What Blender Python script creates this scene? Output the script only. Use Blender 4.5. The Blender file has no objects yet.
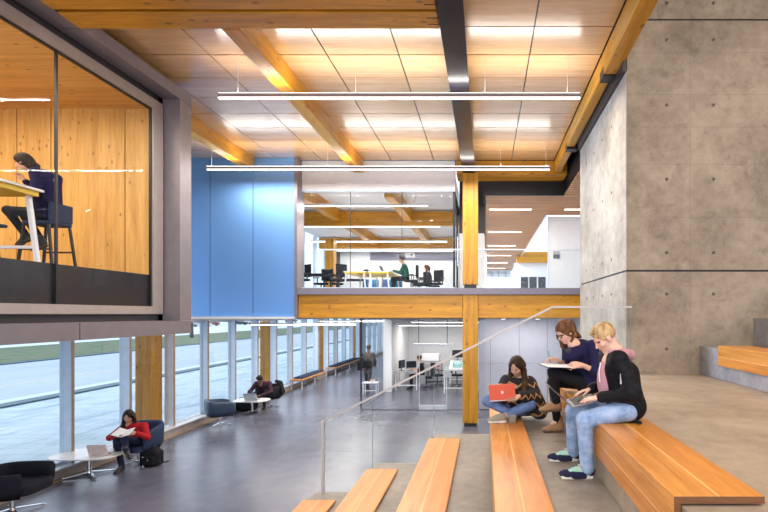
import bpy, bmesh, math, random
import numpy as np
from mathutils import Vector, Matrix

random.seed(7)
PI = math.pi
C = bpy.context.scene.collection

# ------------------------------------------------------------------ camera
FPX, PX, PY, CH = 480.0, 485.0, 314.0, 3.1
cam_d = bpy.data.cameras.new('camera')
cam_d.sensor_fit = 'HORIZONTAL'; cam_d.sensor_width = 36.0
cam_d.lens = 36.0 * FPX / 768.0
cam_d.shift_x = -(PX - 384.0) / 768.0
cam_d.shift_y = (PY - 256.0) / 768.0
cam_d.clip_end = 1000
cam = bpy.data.objects.new('camera', cam_d); C.objects.link(cam)
cam.location = (0, 0, CH); cam.rotation_euler = (PI/2, 0, 0)
bpy.context.scene.camera = cam
vs = bpy.context.scene.view_settings
vs.view_transform = 'Standard'; vs.look = 'None'; vs.gamma = 1.0; vs.use_curve_mapping = False
vs.exposure = 0.3

# ------------------------------------------------------------------ overcast daylight
w = bpy.data.worlds.new('overcast_sky'); bpy.context.scene.world = w
w.use_nodes = True
bg = w.node_tree.nodes['Background']
bg.inputs['Color'].default_value = (0.74, 0.85, 1.0, 1)
bg.inputs['Strength'].default_value = 1.6

# ------------------------------------------------------------------ room lighting and unseen fill lamps
def area(name, loc, sx, sy, power, col=(1, .93, .84), rot=(0, 0, 0), parent=None, spread=PI):
    d = bpy.data.lights.new(name, 'AREA'); d.shape = 'RECTANGLE'; d.size = sx; d.size_y = sy
    d.energy = power; d.color = col; d.spread = spread
    o = bpy.data.objects.new(name, d); C.objects.link(o); o.location = loc; o.rotation_euler = rot
    if parent: o.parent = parent; o.location = Vector(loc) - parent.location
    return o
WARM = (1.0, .86, .70); NEUT = (1.0, .95, .88); COOL = (.86, .93, 1.0)
area('landing_fill', (4.2, 1.0, 9.6), 4, 6, 355, (1, .80, .58))  # unseen warm lamp added to light the concrete wall and landing
area('hall_fill', (-2.5, -1.5, 7.1), 6, 3, 420, NEUT, (math.radians(20), 0, 0))  # unseen fill lamp added overhead behind the camera
area('lower_hall_fill', (-5.0, 19, 2.9), 2, 8, 160, NEUT)  # unseen fill lamp added under the slab, no fixture
area('rear_fill', (-1.0, -3.4, 3.6), 7, 3, 90, (.92,.95,1), (math.radians(118), 0, 0))  # unseen fill added behind the camera, aimed up to brighten the ceiling
area('side_window_daylight', (-8.1, 10.9, 5.3), 3.8, 3.0, 260, (.46,.66,1), (0, math.radians(-90), math.radians(-10)), spread=math.radians(70))

# ------------------------------------------------------------------ helpers
def at(px, py, Y):
    return np.array([(px - PX) * Y / FPX, Y, CH - (py - PY) * Y / FPX])

def newmesh(name, verts, faces, m, parent=None, smooth=False, local=False):
    me = bpy.data.meshes.new(name)
    if parent is not None and not local:
        L = Vector((0,0,0)); q = parent
        while q is not None: L = L + q.matrix_basis.translation; q = q.parent
        verts = [(v[0]-L[0], v[1]-L[1], v[2]-L[2]) for v in verts]
    me.from_pydata([tuple(map(float, v)) for v in verts], [], [tuple(map(int, f)) for f in faces])
    if smooth: me.polygons.foreach_set('use_smooth', [True]*len(me.polygons))
    me.materials.append(m)
    o = bpy.data.objects.new(name, me); C.objects.link(o)
    if parent is not None: o.parent = parent
    return o

class MB:
    """collects shapes, builds ONE mesh object"""
    def __init__(s): s.v = []; s.f = []
    def add(s, vs, fs):
        n = len(s.v); s.v += [tuple(x) for x in vs]; s.f += [tuple(i+n for i in f) for f in fs]; return s
    def box(s, x0, x1, y0, y1, z0, z1):
        x0, x1 = sorted((x0, x1)); y0, y1 = sorted((y0, y1)); z0, z1 = sorted((z0, z1))
        return s.add([(x0,y0,z0),(x1,y0,z0),(x1,y1,z0),(x0,y1,z0),(x0,y0,z1),(x1,y0,z1),(x1,y1,z1),(x0,y1,z1)],
                     [(0,3,2,1),(4,5,6,7),(0,1,5,4),(1,2,6,5),(2,3,7,6),(3,0,4,7)])
    def bar(s, a, b, wx, wy=None, roll=0):
        """square bar from a to b"""
        wy = wy or wx
        a = Vector(a); b = Vector(b); d = (b-a).normalized()
        up = Vector((0,0,1)) if abs(d.z) < .95 else Vector((0,1,0))
        u = d.cross(up).normalized(); v = u.cross(d).normalized()
        vs = []
        for p in (a, b):
            for (i, j) in ((-1,-1),(1,-1),(1,1),(-1,1)): vs.append(p + u*i*wx/2 + v*j*wy/2)
        return s.add(vs, [(0,1,2,3),(7,6,5,4),(0,4,5,1),(1,5,6,2),(2,6,7,3),(3,7,4,0)])
    def cyl(s, a, b, r, r2=None, n=16):
        r2 = r if r2 is None else r2
        a = Vector(a); b = Vector(b); d = (b-a).normalized()
        up = Vector((0,0,1)) if abs(d.z) < .95 else Vector((0,1,0))
        u = d.cross(up).normalized(); v = u.cross(d).normalized()
        vs = []
        for p, rr in ((a, r), (b, r2)):
            for i in range(n):
                t = 2*PI*i/n; vs.append(p + u*rr*math.cos(t) + v*rr*math.sin(t))
        fs = [(i, (i+1) % n, n+(i+1) % n, n+i) for i in range(n)]
        fs.append(tuple(range(n-1, -1, -1))); fs.append(tuple(range(n, 2*n)))
        return s.add(vs, fs)
    def tube(s, pts, r, n=8):
        for a, b in zip(pts[:-1], pts[1:]): s.cyl(a, b, r, n=n)
        return s
    def poly(s, pts, z0, z1):
        """extrude xy polygon"""
        n = len(pts)
        vs = [(x, y, z0) for x, y in pts] + [(x, y, z1) for x, y in pts]
        return s.add(vs, [tuple(range(n-1, -1, -1)), tuple(range(n, 2*n))] + [(i, (i+1) % n, n+(i+1) % n, n+i) for i in range(n)])
    def ring(s, loops, close=False):
        """skin between equal-length loops of points"""
        n = len(loops[0]); vs = [p for l in loops for p in l]; fs = []
        for k in range(len(loops)-1):
            for i in range(n if close else n-1):
                j = (i+1) % n
                fs.append((k*n+i, k*n+j, (k+1)*n+j, (k+1)*n+i))
        return s.add(vs, fs)
    def build(s, name, m, parent=None, bevel=0, smooth=False, local=False):
        o = newmesh(name, s.v, s.f, m, parent, smooth, local)
        if bevel:
            b = o.modifiers.new('bevel', 'BEVEL'); b.width = bevel; b.segments = 2; b.limit_method = 'ANGLE'
        return o

def tag(o, label=None, cat=None, group=None, kind=None):
    if label: o['label'] = label
    if cat: o['category'] = cat
    if group: o['group'] = group
    if kind: o['kind'] = kind
    return o
def thing(name, label, cat, loc=(0,0,0), rz=0, group=None):
    o = bpy.data.objects.new(name, None); C.objects.link(o)
    o.location = loc; o.rotation_euler = (0, 0, rz); o.empty_display_size = .1
    return tag(o, label, cat, group)
def struct(o):
    o['kind'] = 'structure'; return o
def copy_tree(o, parent=None):
    c = o.copy(); C.objects.link(c)
    if parent is not None: c.parent = parent
    for ch in o.children: copy_tree(ch, c)
    return c
def dup(root, loc, rz, label, group=None):
    c = copy_tree(root); c.location = loc; c.rotation_euler = (0, 0, rz); c['label'] = label
    if group: c['group'] = group
    return c
def slab(a, b, n, e=4.0):
    """superellipse outline"""
    out = []
    for i in range(n):
        t = 2*PI*i/n; c, s = math.cos(t), math.sin(t)
        out.append((a*math.copysign(abs(c)**(2/e), c), b*math.copysign(abs(s)**(2/e), s)))
    return out

# ------------------------------------------------------------------ materials
class Mat:
    def __init__(s, name, col=(.8,.8,.8), rough=.5, metal=0.0, spec=.5, coat=0.0):
        s.m = bpy.data.materials.new(name); s.m.use_nodes = True
        s.t = s.m.node_tree; s.b = s.t.nodes['Principled BSDF']
        s.b.inputs['Base Color'].default_value = (*col, 1); s.b.inputs['Roughness'].default_value = rough
        s.b.inputs['Metallic'].default_value = metal; s.b.inputs['Specular IOR Level'].default_value = spec
        s.b.inputs['Coat Weight'].default_value = coat
        s._co = None
    def n(s, typ, **k):
        nd = s.t.nodes.new(typ)
        for a, v in k.items():
            if a in nd.inputs: nd.inputs[a].default_value = v
            else: setattr(nd, a, v)
        return nd
    def l(s, a, b): s.t.links.new(a, b)
    def co(s, scale=(1,1,1), loc=(0,0,0), rot=(0,0,0)):
        if s._co is None: s._co = s.n('ShaderNodeTexCoord')
        mp = s.n('ShaderNodeMapping'); mp.inputs['Scale'].default_value = scale
        mp.inputs['Location'].default_value = loc; mp.inputs['Rotation'].default_value = rot
        s.l(s._co.outputs['Object'], mp.inputs['Vector']); return mp.outputs['Vector']
    def noise(s, scale, detail=4, rough=.6, sc=(1,1,1), loc=(0,0,0), dist=0):
        nd = s.n('ShaderNodeTexNoise'); nd.inputs['Scale'].default_value = scale
        nd.inputs['Detail'].default_value = detail; nd.inputs['Roughness'].default_value = rough
        nd.inputs['Distortion'].default_value = dist
        s.l(s.co(sc, loc), nd.inputs['Vector']); return nd.outputs['Fac']
    def ramp(s, fac, stops):
        r = s.n('ShaderNodeValToRGB'); e = r.color_ramp.elements
        while len(e) < len(stops): e.new(.5)
        for i, (p, c) in enumerate(stops):
            e[i].position = p; e[i].color = (*c, 1) if len(c) == 3 else c
        s.l(fac, r.inputs['Fac']); return r.outputs['Color']
    def mix(s, fac, a, b, mode='MIX'):
        m = s.n('ShaderNodeMix'); m.data_type = 'RGBA'; m.blend_type = mode
        def put(sock, v):
            if hasattr(v, 'is_linked'): s.l(v, sock)
            elif isinstance(v, (int, float)): sock.default_value = v
            else: sock.default_value = (*v, 1)
        put(m.inputs[0], fac); put(m.inputs[6], a); put(m.inputs[7], b); return m.outputs[2]
    def math(s, op, a, b=None, c=None):
        m = s.n('ShaderNodeMath'); m.operation = op
        for i, v in enumerate((a, b, c)):
            if v is None: continue
            if hasattr(v, 'is_linked'): s.l(v, m.inputs[i])
            else: m.inputs[i].default_value = v
        return m.outputs[0]
    def xyz(s, sc=(1,1,1), loc=(0,0,0)):
        sp = s.n('ShaderNodeSeparateXYZ'); s.l(s.co(sc, loc), sp.inputs[0]); return sp.outputs
    def base(s, c): s.l(c, s.b.inputs['Base Color']); return s
    def rough(s, c): s.l(c, s.b.inputs['Roughness']); return s
    def bump(s, h, strength=.2, dist=.01):
        b = s.n('ShaderNodeBump'); b.inputs['Strength'].default_value = strength; b.inputs['Distance'].default_value = dist
        s.l(h, b.inputs['Height']); s.l(b.outputs[0], s.b.inputs['Normal']); return s

def plain(name, col, rough=.5, metal=0.0, spec=.5, coat=0.0, var=.06):
    if rough >= .75: spec = .12
    M = Mat(name, col, rough, metal, spec, coat)
    if var:
        f = M.noise(6, 3)
        M.base(M.ramp(f, [(.3, tuple(c*(1-var) for c in col)), (.7, tuple(min(1, c*(1+var)) for c in col))]))
    return M.m

def wood(name, c_lo, c_hi, axis='x', rough=.4, grain=14, knots=0.0, plank=None, coat=0.0):
    M = Mat(name, c_hi, rough, coat=coat)
    sc = {'x': (.07,1,1), 'y': (1,.07,1), 'z': (1,1,.07)}[axis]
    g = M.noise(grain, 6, .65, sc=sc, dist=.4); g2 = M.noise(grain*5, 3, .6, sc=sc)
    gg = M.math('ADD', M.math('MULTIPLY', g, .7), M.math('MULTIPLY', g2, .3))
    col = M.ramp(gg, [(.32, c_lo), (.62, c_hi)])
    if plank:
        x = M.xyz()
        k = M.n('ShaderNodeTexWhiteNoise'); k.noise_dimensions = '2D'
        cb = M.n('ShaderNodeCombineXYZ')
        M.l(M.math('FLOOR', M.math('MULTIPLY', x[plank[0][0]], 1/plank[0][1])), cb.inputs[0])
        M.l(M.math('FLOOR', M.math('MULTIPLY', x[plank[1][0]], 1/plank[1][1])), cb.inputs[1])
        M.l(cb.outputs[0], k.inputs[0])
        tone = M.ramp(k.outputs['Value'], [(0, (.86,.85,.84)), (1, (1.0,1.0,1.0))])
        col = M.mix(1.0, col, tone, 'MULTIPLY')
    if knots:
        sc2 = {'x': (.55,1,1), 'y': (1,.55,1), 'z': (1,1,.55)}[axis]
        v = M.n('ShaderNodeTexVoronoi'); v.inputs['Scale'].default_value = knots; M.l(M.co(sc2), v.inputs['Vector'])
        v.inputs['Randomness'].default_value = 1
        fk = M.ramp(v.outputs['Distance'], [(.09, (1,1,1)), (.17, (0,0,0))])
        col = M.mix(M.math('MULTIPLY', fk, .6), col, (c_lo[0]*.25, c_lo[1]*.18, c_lo[2]*.15))
    M.base(col); M.bump(gg, .06); return M.m

def concrete(name, lo, hi, rough=.6, scale=1.2, spots=0.0, sc=(1,1,1)):
    M = Mat(name, hi, rough)
    a = M.noise(scale, 8, .62, sc=sc); b = M.noise(scale*7, 6, .6, sc=sc); c = M.noise(scale*40, 3, .6)
    f = M.math('ADD', M.math('ADD', M.math('MULTIPLY', a, .6), M.math('MULTIPLY', b, .28)), M.math('MULTIPLY', c, .12))
    col = M.ramp(f, [(.38, lo), (.60, hi)])
    if spots:
        d = M.noise(3.2, 10, .75, loc=(3, 7, 1), dist=.8)
        col = M.mix(M.math('MULTIPLY', M.ramp(d, [(.52, (0,0,0)), (.70, (1,1,1))]), spots), col, tuple(x*.45 for x in lo))
    M.base(col); M.bump(f, .12, .006); return M

# glass that lets light straight through
def glass(name, tint=(.93,.97,.98), refl=1.0, haze=0.0):
    m = bpy.data.materials.new(name); m.use_nodes = True; t = m.node_tree; t.nodes.clear()
    o = t.nodes.new('ShaderNodeOutputMaterial'); mx = t.nodes.new('ShaderNodeMixShader')
    tr = t.nodes.new('ShaderNodeBsdfTransparent'); tr.inputs[0].default_value = (*tint, 1)
    gl = t.nodes.new('ShaderNodeBsdfGlossy'); gl.inputs['Roughness'].default_value = .02
    fr = t.nodes.new('ShaderNodeFresnel'); fr.inputs[0].default_value = 1.35
    ge = t.nodes.new('ShaderNodeNewGeometry'); fs = t.nodes.new('ShaderNodeMath'); fs.operation = 'MULTIPLY_ADD'
    fs.inputs[1].default_value = -refl; fs.inputs[2].default_value = refl; t.links.new(ge.outputs['Backfacing'], fs.inputs[0])
    mu = t.nodes.new('ShaderNodeMath'); mu.operation = 'MULTIPLY'; t.links.new(fs.outputs[0], mu.inputs[1])
    t.links.new(fr.outputs[0], mu.inputs[0]); t.links.new(mu.outputs[0], mx.inputs[0])
    t.links.new(tr.outputs[0], mx.inputs[1]); t.links.new(gl.outputs[0], mx.inputs[2])
    last = mx.outputs[0]
    if haze:
        df = t.nodes.new('ShaderNodeBsdfDiffuse'); df.inputs[0].default_value = (.85,.9,.95,1)
        m2 = t.nodes.new('ShaderNodeMixShader'); m2.inputs[0].default_value = haze
        t.links.new(last, m2.inputs[1]); t.links.new(df.outputs[0], m2.inputs[2]); last = m2.outputs[0]
    t.links.new(last, o.inputs[0]); return m
def emit(name, col, s):
    M = Mat(name, col, .4); M.b.inputs['Emission Color'].default_value = (*col, 1); M.b.inputs['Emission Strength'].default_value = s
    return M.m

G_LO, G_HI = (.37, .148, .007), (.69, .315, .018)
glu_x = wood('glulam_along_x', G_LO, G_HI, 'x', .38, 9, 5.0)
glu_y = wood('glulam_along_y', G_LO, G_HI, 'y', .38, 9, 5.0)
glu_out = wood('glulam_sky_offset', (.34,.125,.010), (.60,.25,.022), 'z', .5, 9, 5.0)  # deeper orange offsets the blue sky light on the window columns
glu_z = wood('glulam_upright', G_LO, G_HI, 'z', .38, 9, 5.0)
clt_z = wood('timber_wall', (.56,.28,.06), (.88,.53,.17), 'z', .45, 8, 7)
clt_x = wood('timber_soffit', (.50,.24,.06), (.80,.46,.15), 'x', .40, 8, 6)
ceil_m = wood('veneer_ceiling_panel', (.50,.27,.11), (.66,.39,.175), 'x', .24, 10, 0, ((0, 1.2), (1, .78)))
slat_m = wood('wooden_slat', (.34,.15,.05), (.56,.27,.10), 'x', .45, 10)
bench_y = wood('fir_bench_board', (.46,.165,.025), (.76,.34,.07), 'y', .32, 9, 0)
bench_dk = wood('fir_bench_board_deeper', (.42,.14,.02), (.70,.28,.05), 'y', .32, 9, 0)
bench_end = wood('fir_end_grain', (.10,.035,.012), (.20,.08,.03), 'x', .6, 30, 0)
inlay_m = plain('pale_inlay', (.82,.47,.16), .4)
black_m = plain('black_metal', (.012,.012,.015), .4)
steel_dk = plain('charcoal_painted_steel', (.008,.007,.014), .32, 0, .35)
bronze = plain('taupe_anodised_metal', (.245,.215,.235), .38, .35)
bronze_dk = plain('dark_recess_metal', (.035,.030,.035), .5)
frame_lt = plain('pale_taupe_frame', (.42,.36,.34), .4, .3)
white_p = plain('white_paint', (.80,.80,.82), .5, var=.02)
white_g = plain('white_gloss', (.82,.82,.84), .2, var=.02)
grey_wall = plain('grey_glass_board', (.60,.60,.70), .12, var=.03)
alu = plain('aluminium_mullion', (.66,.74,.86), .4, .15)
alu_lt = plain('pale_aluminium', (.72,.74,.76), .35, .3)
chrome = plain('chrome', (.75,.75,.78), .12, 1.0, var=0)
handrail_m = plain('satin_steel_handrail', (.55,.50,.48), .35, .3)
led_m = emit('lit_diffuser', (1.0, .95, .9), 5.5)
glass_m = glass('window_glass', (.93,.96,.97))
glass_c = glass('clear_guard_glass', (.96,.98,.985), .35)
glass_room = glass('room_glass', (.97,.98,.985), .4)
# ================================================================== SETTING
# ---- outside ground
M = Mat('wet_paving', (.66,.78,.84), .45)
br = M.n('ShaderNodeTexBrick'); br.inputs['Scale'].default_value = 1; br.inputs['Brick Width'].default_value = .9; br.inputs['Row Height'].default_value = .45
br.inputs['Mortar Size'].default_value = .015; br.inputs['Color1'].default_value = (.44,.54,.61,1); br.inputs['Color2'].default_value = (.56,.65,.71,1); br.inputs['Mortar'].default_value = (.30,.44,.52,1)
M.l(M.co((1,1,1)), br.inputs['Vector'])
pv = M.noise(1.2, 7, .75, sc=(1,.22,1))
M.base(M.mix(M.ramp(pv, [(.50,(0,0,0)),(.62,(1,1,1))]), br.outputs['Color'], (.24,.36,.46))); paving = M.m
road_m = concrete('asphalt_road', (.36,.42,.50), (.46,.52,.59), .6, .25, sc=(1,.3,1)).m
M = Mat('winter_grass', (.2,.3,.1), .9)
gr = M.noise(.9, 10, .85, sc=(1,.4,1))
M.base(M.ramp(gr, [(.40,(.035,.07,.06)),(.47,(.09,.19,.055)),(.52,(.21,.17,.12)),(.58,(.07,.12,.09)),(.66,(.16,.15,.12))])); grass_m = M.m
kerb_m = plain('wet_kerb', (.05,.11,.14), .5)
line_m = plain('road_line', (.80,.66,.50), .6)
snow_m = plain('pale_car_park', (.62,.68,.74), .6)
def ground(name, x0, x1, y0, y1, z, m):
    return struct(MB().box(x0, x1, y0, y1, z-.25, z).build(name, m))
ground('footway', -17.6, -16.3, -20, 120, -.04, snow_m)
ground('paving', -16.3, -8.32, -20, 120, -.06, paving)
ground('kerb', -16.75, -16.15, -20, 120, .0, kerb_m)
ground('road', -30, -17.6, -20, 220, -.08, road_m)
ground('road_line', -21.12, -21.0, -20, 220, -.066, line_m).location.z = 0
ground('kerb', -30.5, -30, -20, 220, -.0, kerb_m)
ground('grass_verge', -44, -30.5, -20, 260, .02, grass_m)
ground('car_park', -260, -44, -60, 520, -.02, snow_m)

# ---- lower hall floor
M = Mat('polished_concrete', (.12,.115,.135), .26)
f1 = M.noise(.5, 3, .5); f2 = M.noise(3.0, 4, .55)
fc = M.ramp(M.math('ADD', M.math('MULTIPLY', f1, .6), M.math('MULTIPLY', f2, .4)), [(.3, (.080,.078,.108)), (.7, (.155,.152,.195))])
X = M.xyz()
jx = M.math('LESS_THAN', M.math('PINGPONG', M.math('ADD', X[0], 1.3), 1.6), .006); jy = M.math('LESS_THAN', M.math('PINGPONG', X[1], 1.8), .006)
M.base(M.mix(M.math('MULTIPLY', M.math('MAXIMUM', jx, jy), .4), fc, (.04,.04,.05)))
floor_m = M.m
struct(MB().box(-8.32, 8, -8, 40, -.3, 0).build('floor', floor_m))
# tiers
tier_m = concrete('cast_concrete_tread', (.17,.145,.12), (.31,.27,.225), .5, 1.3, .25).m
land_m = concrete('landing_concrete', (.27,.208,.148), (.43,.345,.262), .5, 1.0, .12, sc=(1,1,1)).m
plinth_m = concrete('plinth_concrete', (.20,.19,.20), (.36,.34,.34), .6, 2.2, .2).m
R = .434
TX = [-2.54, -1.635, -.745, .10, .955]
for k, x0 in enumerate(TX):
    x1 = TX[k+1] if k < 4 else 8
    o = MB().box(x0, x1, -4, 7.2 if k < 4 else 7.44, 0.002, R*(k+1)).build('concrete_step', land_m if k == 4 else tier_m, bevel=.004)
    struct(o)
struct(MB().box(3.33, 8, -4, 7.44, R*5+.001, R*6).build('concrete_step', plinth_m, bevel=.006))
struct(MB().box(4.16, 8, -4, 7.44, R*6, R*7).build('concrete_step', plinth_m, bevel=.006))

# ---- big concrete wall
M = concrete('board_formed_concrete', (.20,.156,.108), (.40,.325,.24), .62, .9, .5)
base_in = M.b.inputs['Base Color'].links[0].from_socket
X = M.xyz()
def line(coord, pos, wid):
    return M.math('LESS_THAN', M.math('ABSOLUTE', M.math('SUBTRACT', coord, pos)), wid)
ln = None
for s_, p in ((0, 3.18), (0, 5.6), (2, 4.60), (2, 5.42), (2, 6.0), (2, 6.5), (2, 7.15), (1, 8.6), (1, 9.9)):
    q = line(X[s_], p, .006); ln = q if ln is None else M.math('MAXIMUM', ln, q)
M.base(M.mix(M.math('MULTIPLY', ln, .35), base_in, (.16,.14,.12)))
wall_c = M.m
mb = MB()
for z0, z1 in ((0.003, 3.755), (3.785, 7.645), (7.675, 10.2)):
    mb.box(2.19, 9, 7.44, 11.05, z0, z1)
wr = struct(mb.build('wall_right', wall_c))
fil = MB().box(2.205, 9, 7.455, 11.0, 3.7, 3.8).box(2.205, 9, 7.455, 11.0, 7.6, 7.7).build('joint_filler', black_m, wr)
hole_m = plain('tie_hole_shadow', (.10,.085,.07), .9)
ring_m = plain('tie_hole_rim', (.22,.19,.16), .8)
def hole(p, ax):
    p = Vector(p); d = Vector(ax)
    h = MB().cyl(p - d*.02, p + d*.004, .030, n=14).build('tie_hole', ring_m, wr)
    MB().cyl(p - d*.02, p + d*.006, .018, n=12).build('tie_hole_shade', hole_m, h)  # dark disc coloured as the shade inside the hole
for x in (2.815, 3.54, 4.9):
    for z in (2.56, 3.41, 4.05, 5.19, 6.34, 7.35, 7.92, 9.1): hole((x, 7.44, z), (0,-1,0))
for y in (8.31, 8.95, 9.69, 10.35):
    for z in (3.44, 4.04, 5.2, 6.34): hole((2.19, y, z), (-1,0,0))

# ---- curtain wall windows
WX = -8.2; P0, DP = 7.84, 1.53
tan_m = plain('floor_trim', (.34,.24,.16), .5)
curb_m = plain('curb_cladding', (.36,.31,.30), .45)
struct(MB().box(-8.3, -7.99, -2, 38, 0, .17).build('baseboard_left', curb_m))
struct(MB().box(-8.3, -7.95, -2, 38, .17, .20).build('trim_sill', alu_lt))
struct(MB().box(-7.99, -7.86, -2, 38, 0.001, .012).build('trim_floor', tan_m))
hdr = struct(MB().box(-8.32, -8.0, -2, 38, 2.90, 2.97).build('trim_header', alu_lt))
for k in range(-5, 20):
    y = P0 + DP*k
    f = MB().box(WX-.08, WX+.15, y-.03, y+.03, .2, 2.9)
    f.box(WX-.03, WX+.03, y+.03, y+DP-.03, .2, .25).box(WX-.03, WX+.03, y+.03, y+DP-.03, 2.85, 2.9)
    o = struct(f.build('window_%d' % (k+6), alu))
    MB().box(WX-.015, WX+.015, y+.03, y+DP-.03, .25, 2.85).build('pane', glass_m, o)
    MB().box(WX+.15, WX+.165, y-.028, y+.028, .2, 2.9).build('mullion_cap', tan_m, o)
struct(MB().box(-8.3, 3.0, 38, 38.2, 0, 2.97).build('wall_back', white_p))

# ---- upper slab, soffit, fascia
soff_m = plain('grey_soffit', (.50,.50,.52), .5)
struct(MB().box(-8.32, 8, 13.62, 40, 2.97, 3.79).build('floor_upper', soff_m))
struct(MB().box(-5.15, 3.2, 13.12, 13.62, 3.635, 3.81).build('trim_fascia', plain('grey_steel_fascia', (.21,.19,.235), .45)))
# blue metal clad volume
blue_m = Mat('blue_metal_cladding', (.22,.46,.90), .5, .75).m  # one even blue base colour on part-metallic panels
mb = MB()
bx = [-11.0, -9.3, -7.56, -6.38, -5.22]
for a, b in zip(bx[:-1], bx[1:]): mb.box(a+.008, b-.008, 13.2, 13.24, 3.03, 7.395)
wb = struct(mb.build('wall_blue', blue_m))
MB().box(-11, -5.2, 13.245, 13.6, 3.03, 7.395).build('backing', black_m, wb)
struct(MB().box(-5.215, -5.135, 13.12, 13.62, 2.99, 7.395).build('trim_pier', bronze))
struct(MB().box(-11, -5.2, 13.1, 13.24, 2.97, 3.025).build('trim_blue_base', white_p))
# bulkhead and upper room
struct(MB().box(-5.13, -.84, 13.45, 13.75, 6.56, 7.395).build('wall_bulkhead', white_p))
struct(MB().box(-5.13, -.84, 13.43, 13.47, 6.53, 6.56).build('trim_glazing_head', alu))
struct(MB().box(-8.2, -.84, 13.76, 26, 6.86, 7.0).build('ceiling_room', white_p))
rb = struct(MB().box(-8.2, .1, 26, 26.2, 3.79, 6.86).build('wall_room_back', white_p))
gr_ = struct(MB().box(-5.13, -.84, 13.47, 13.50, 3.81, 3.85).build('wall_room_glass', alu))
xs = [-5.13, -3.78, -2.33, -.86]
for a, b in zip(xs[:-1], xs[1:]):
    MB().box(a+.006, b-.006, 13.48, 13.49, 3.85, 6.53).build('pane', glass_room, gr_)
for x in xs[1:-1]: MB().box(x-.007, x+.007, 13.475, 13.495, 3.85, 6.53).build('seam', black_m, gr_)
# right hand glazed wall of the room
ws = MB()
for y in (13.55, 15.0, 16.6, 18.4, 20.4, 22.6, 25): ws.box(-.90, -.84, y-.03, y+.03, 3.81, 6.56)
ws.box(-.9, -.84, 13.5, 26, 6.2, 6.56).box(-.9, -.84, 13.5, 26, 3.8, 3.9)
ws = struct(ws.build('wall_room_side', steel_dk))
MB().box(-.875, -.865, 13.58, 26, 3.9, 6.2).build('pane', glass_room, ws)
MB().cyl((-.80, 14.2, 4.5), (-.80, 14.2, 5.4), .015).build('pull_handle', chrome, ws)
struct(MB().box(-.80, -.03, 15.0, 15.2, 3.79, 5.62).build('wall_lobby', white_p))
struct(MB().box(-.80, 0.0, 15.0, 15.4, 5.62, 7.3).build('wall_lobby_head', black_m))
struct(MB().box(-.83, -.02, 15.5, 39, 3.79, 6.6).build('wall_corridor_left', white_p))
# upper left windows of the room
for k in range(4, 12):
    y = P0 + DP*k
    if y > 26: break
    o = struct(MB().box(WX-.08, WX+.1, y-.04, y+.04, 3.79, 6.86).build('window_%d' % (k+26), alu))
    MB().box(WX-.01, WX+.01, y+.04, y+DP-.04, 3.79, 6.86).build('pane', glass_m, o)
struct(MB().box(-8.1, -7.85, 24.5, 26, 3.79, 6.86).build('wall_room_corner', steel_dk))

# ---- corridor on the right, upper level
sm = MB()
y = 14.25
while y < 38.8:
    sm.box(0.02, 2.14, y, y+.15, 6.60, 6.65)
    if y < 16.9: sm.box(2.14, 3.6, y, y+.15, 6.60, 6.65)
    y += .2
y = 11.1
while y < 14.2: sm.box(2.34, 3.6, y, y+.15, 6.60, 6.65); y += .2
cs = struct(sm.build('ceiling_slats', slat_m))
MB().box(0.0, 2.14, 14.25, 39, 6.66, 6.72).box(2.14, 3.6, 14.25, 17, 6.66, 6.72).box(2.34, 3.6, 11.1, 14.25, 6.66, 6.72).build('backing', black_m, cs)
struct(MB().box(-.05, 2.34, 14.18, 14.24, 6.60, 7.39).box(-.06, -.0, 14.24, 39, 6.5, 6.72).build('trim_plenum', black_m))
struct(MB().box(2.14, 2.18, 16.95, 39, 6.55, 6.85).build('trim_atrium_edge', white_p))
struct(MB().box(2.27, 6, 17.1, 17.2, 3.79, 6.57).build('wall_white_board', white_g))
struct(MB().box(2.24, 2.27, 17.08, 17.2, 3.79, 6.57).build('trim_board_edge', alu))
struct(MB().box(1.78, 6.5, 29.2, 29.4, 3.79, 6.2).build('wall_poster', white_p))
ew = MB()
for x in (.0, .55, 1.1, 1.65): ew.box(x-.03, x+.03, 39, 39.1, 3.79, 6.6)
ew.box(0, 2.1, 39, 39.1, 6.1, 6.6)
ew = struct(ew.build('window_50', alu))
MB().box(0, 2.1, 39.04, 39.06, 3.79, 6.1).build('pane', glass_m, ew)

# ---- main panelled ceiling
M = Mat('veneer_ceiling', (.6,.35,.16), .32, coat=1.0); M.b.inputs['Coat Roughness'].default_value = .24
sc = (.06,1,1)
g = M.noise(9, 6, .65, sc=sc, dist=.3); g2 = M.noise(45, 3, .6, sc=sc)
gg = M.math('ADD', M.math('MULTIPLY', g, .6), M.math('MULTIPLY', g2, .4))
at_ = M.n('ShaderNodeAttribute'); at_.attribute_name = 'tone'
M.base(M.mix(1.0, M.ramp(gg, [(.34, (.54,.30,.125)), (.62, (.74,.46,.225))]), M.ramp(at_.outputs['Fac'], [(0,(.84,.82,.80)),(1,(1,1,1))]), 'MULTIPLY'))
M.rough(M.ramp(M.noise(2.5, 3), [(.3,(.20,.20,.20)),(.7,(.27,.27,.27))]))
gx = [-11.8, -10.6, -9.4, -8.2, -6.99, -5.77, -4.57, -3.53, -2.62, -1.43, -.44, .74, 1.93]
gy = [7.18 + .78*k for k in range(-14, 8)] + [13.42]
mb = MB(); tones = []
for a, b in zip(gx[:-1], gx[1:]):
    for c, d in zip(gy[:-1], gy[1:]):
        mb.box(a+.011, b-.011, c+.011, d-.011, 7.40, 7.42); tones += [random.random()]*6
cm = struct(mb.build('ceiling', M.m))
atr = cm.data.attributes.new('tone', 'FLOAT', 'FACE'); atr.data.foreach_set('value', tones)
MB().box(-11.8, 2.35, -3.8, 14.3, 7.43, 7.6).build('backing', black_m, cm)
struct(MB().box(2.0, 9, -4, 7.44, 10.2, 10.4).build('ceiling_high', white_p))
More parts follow.
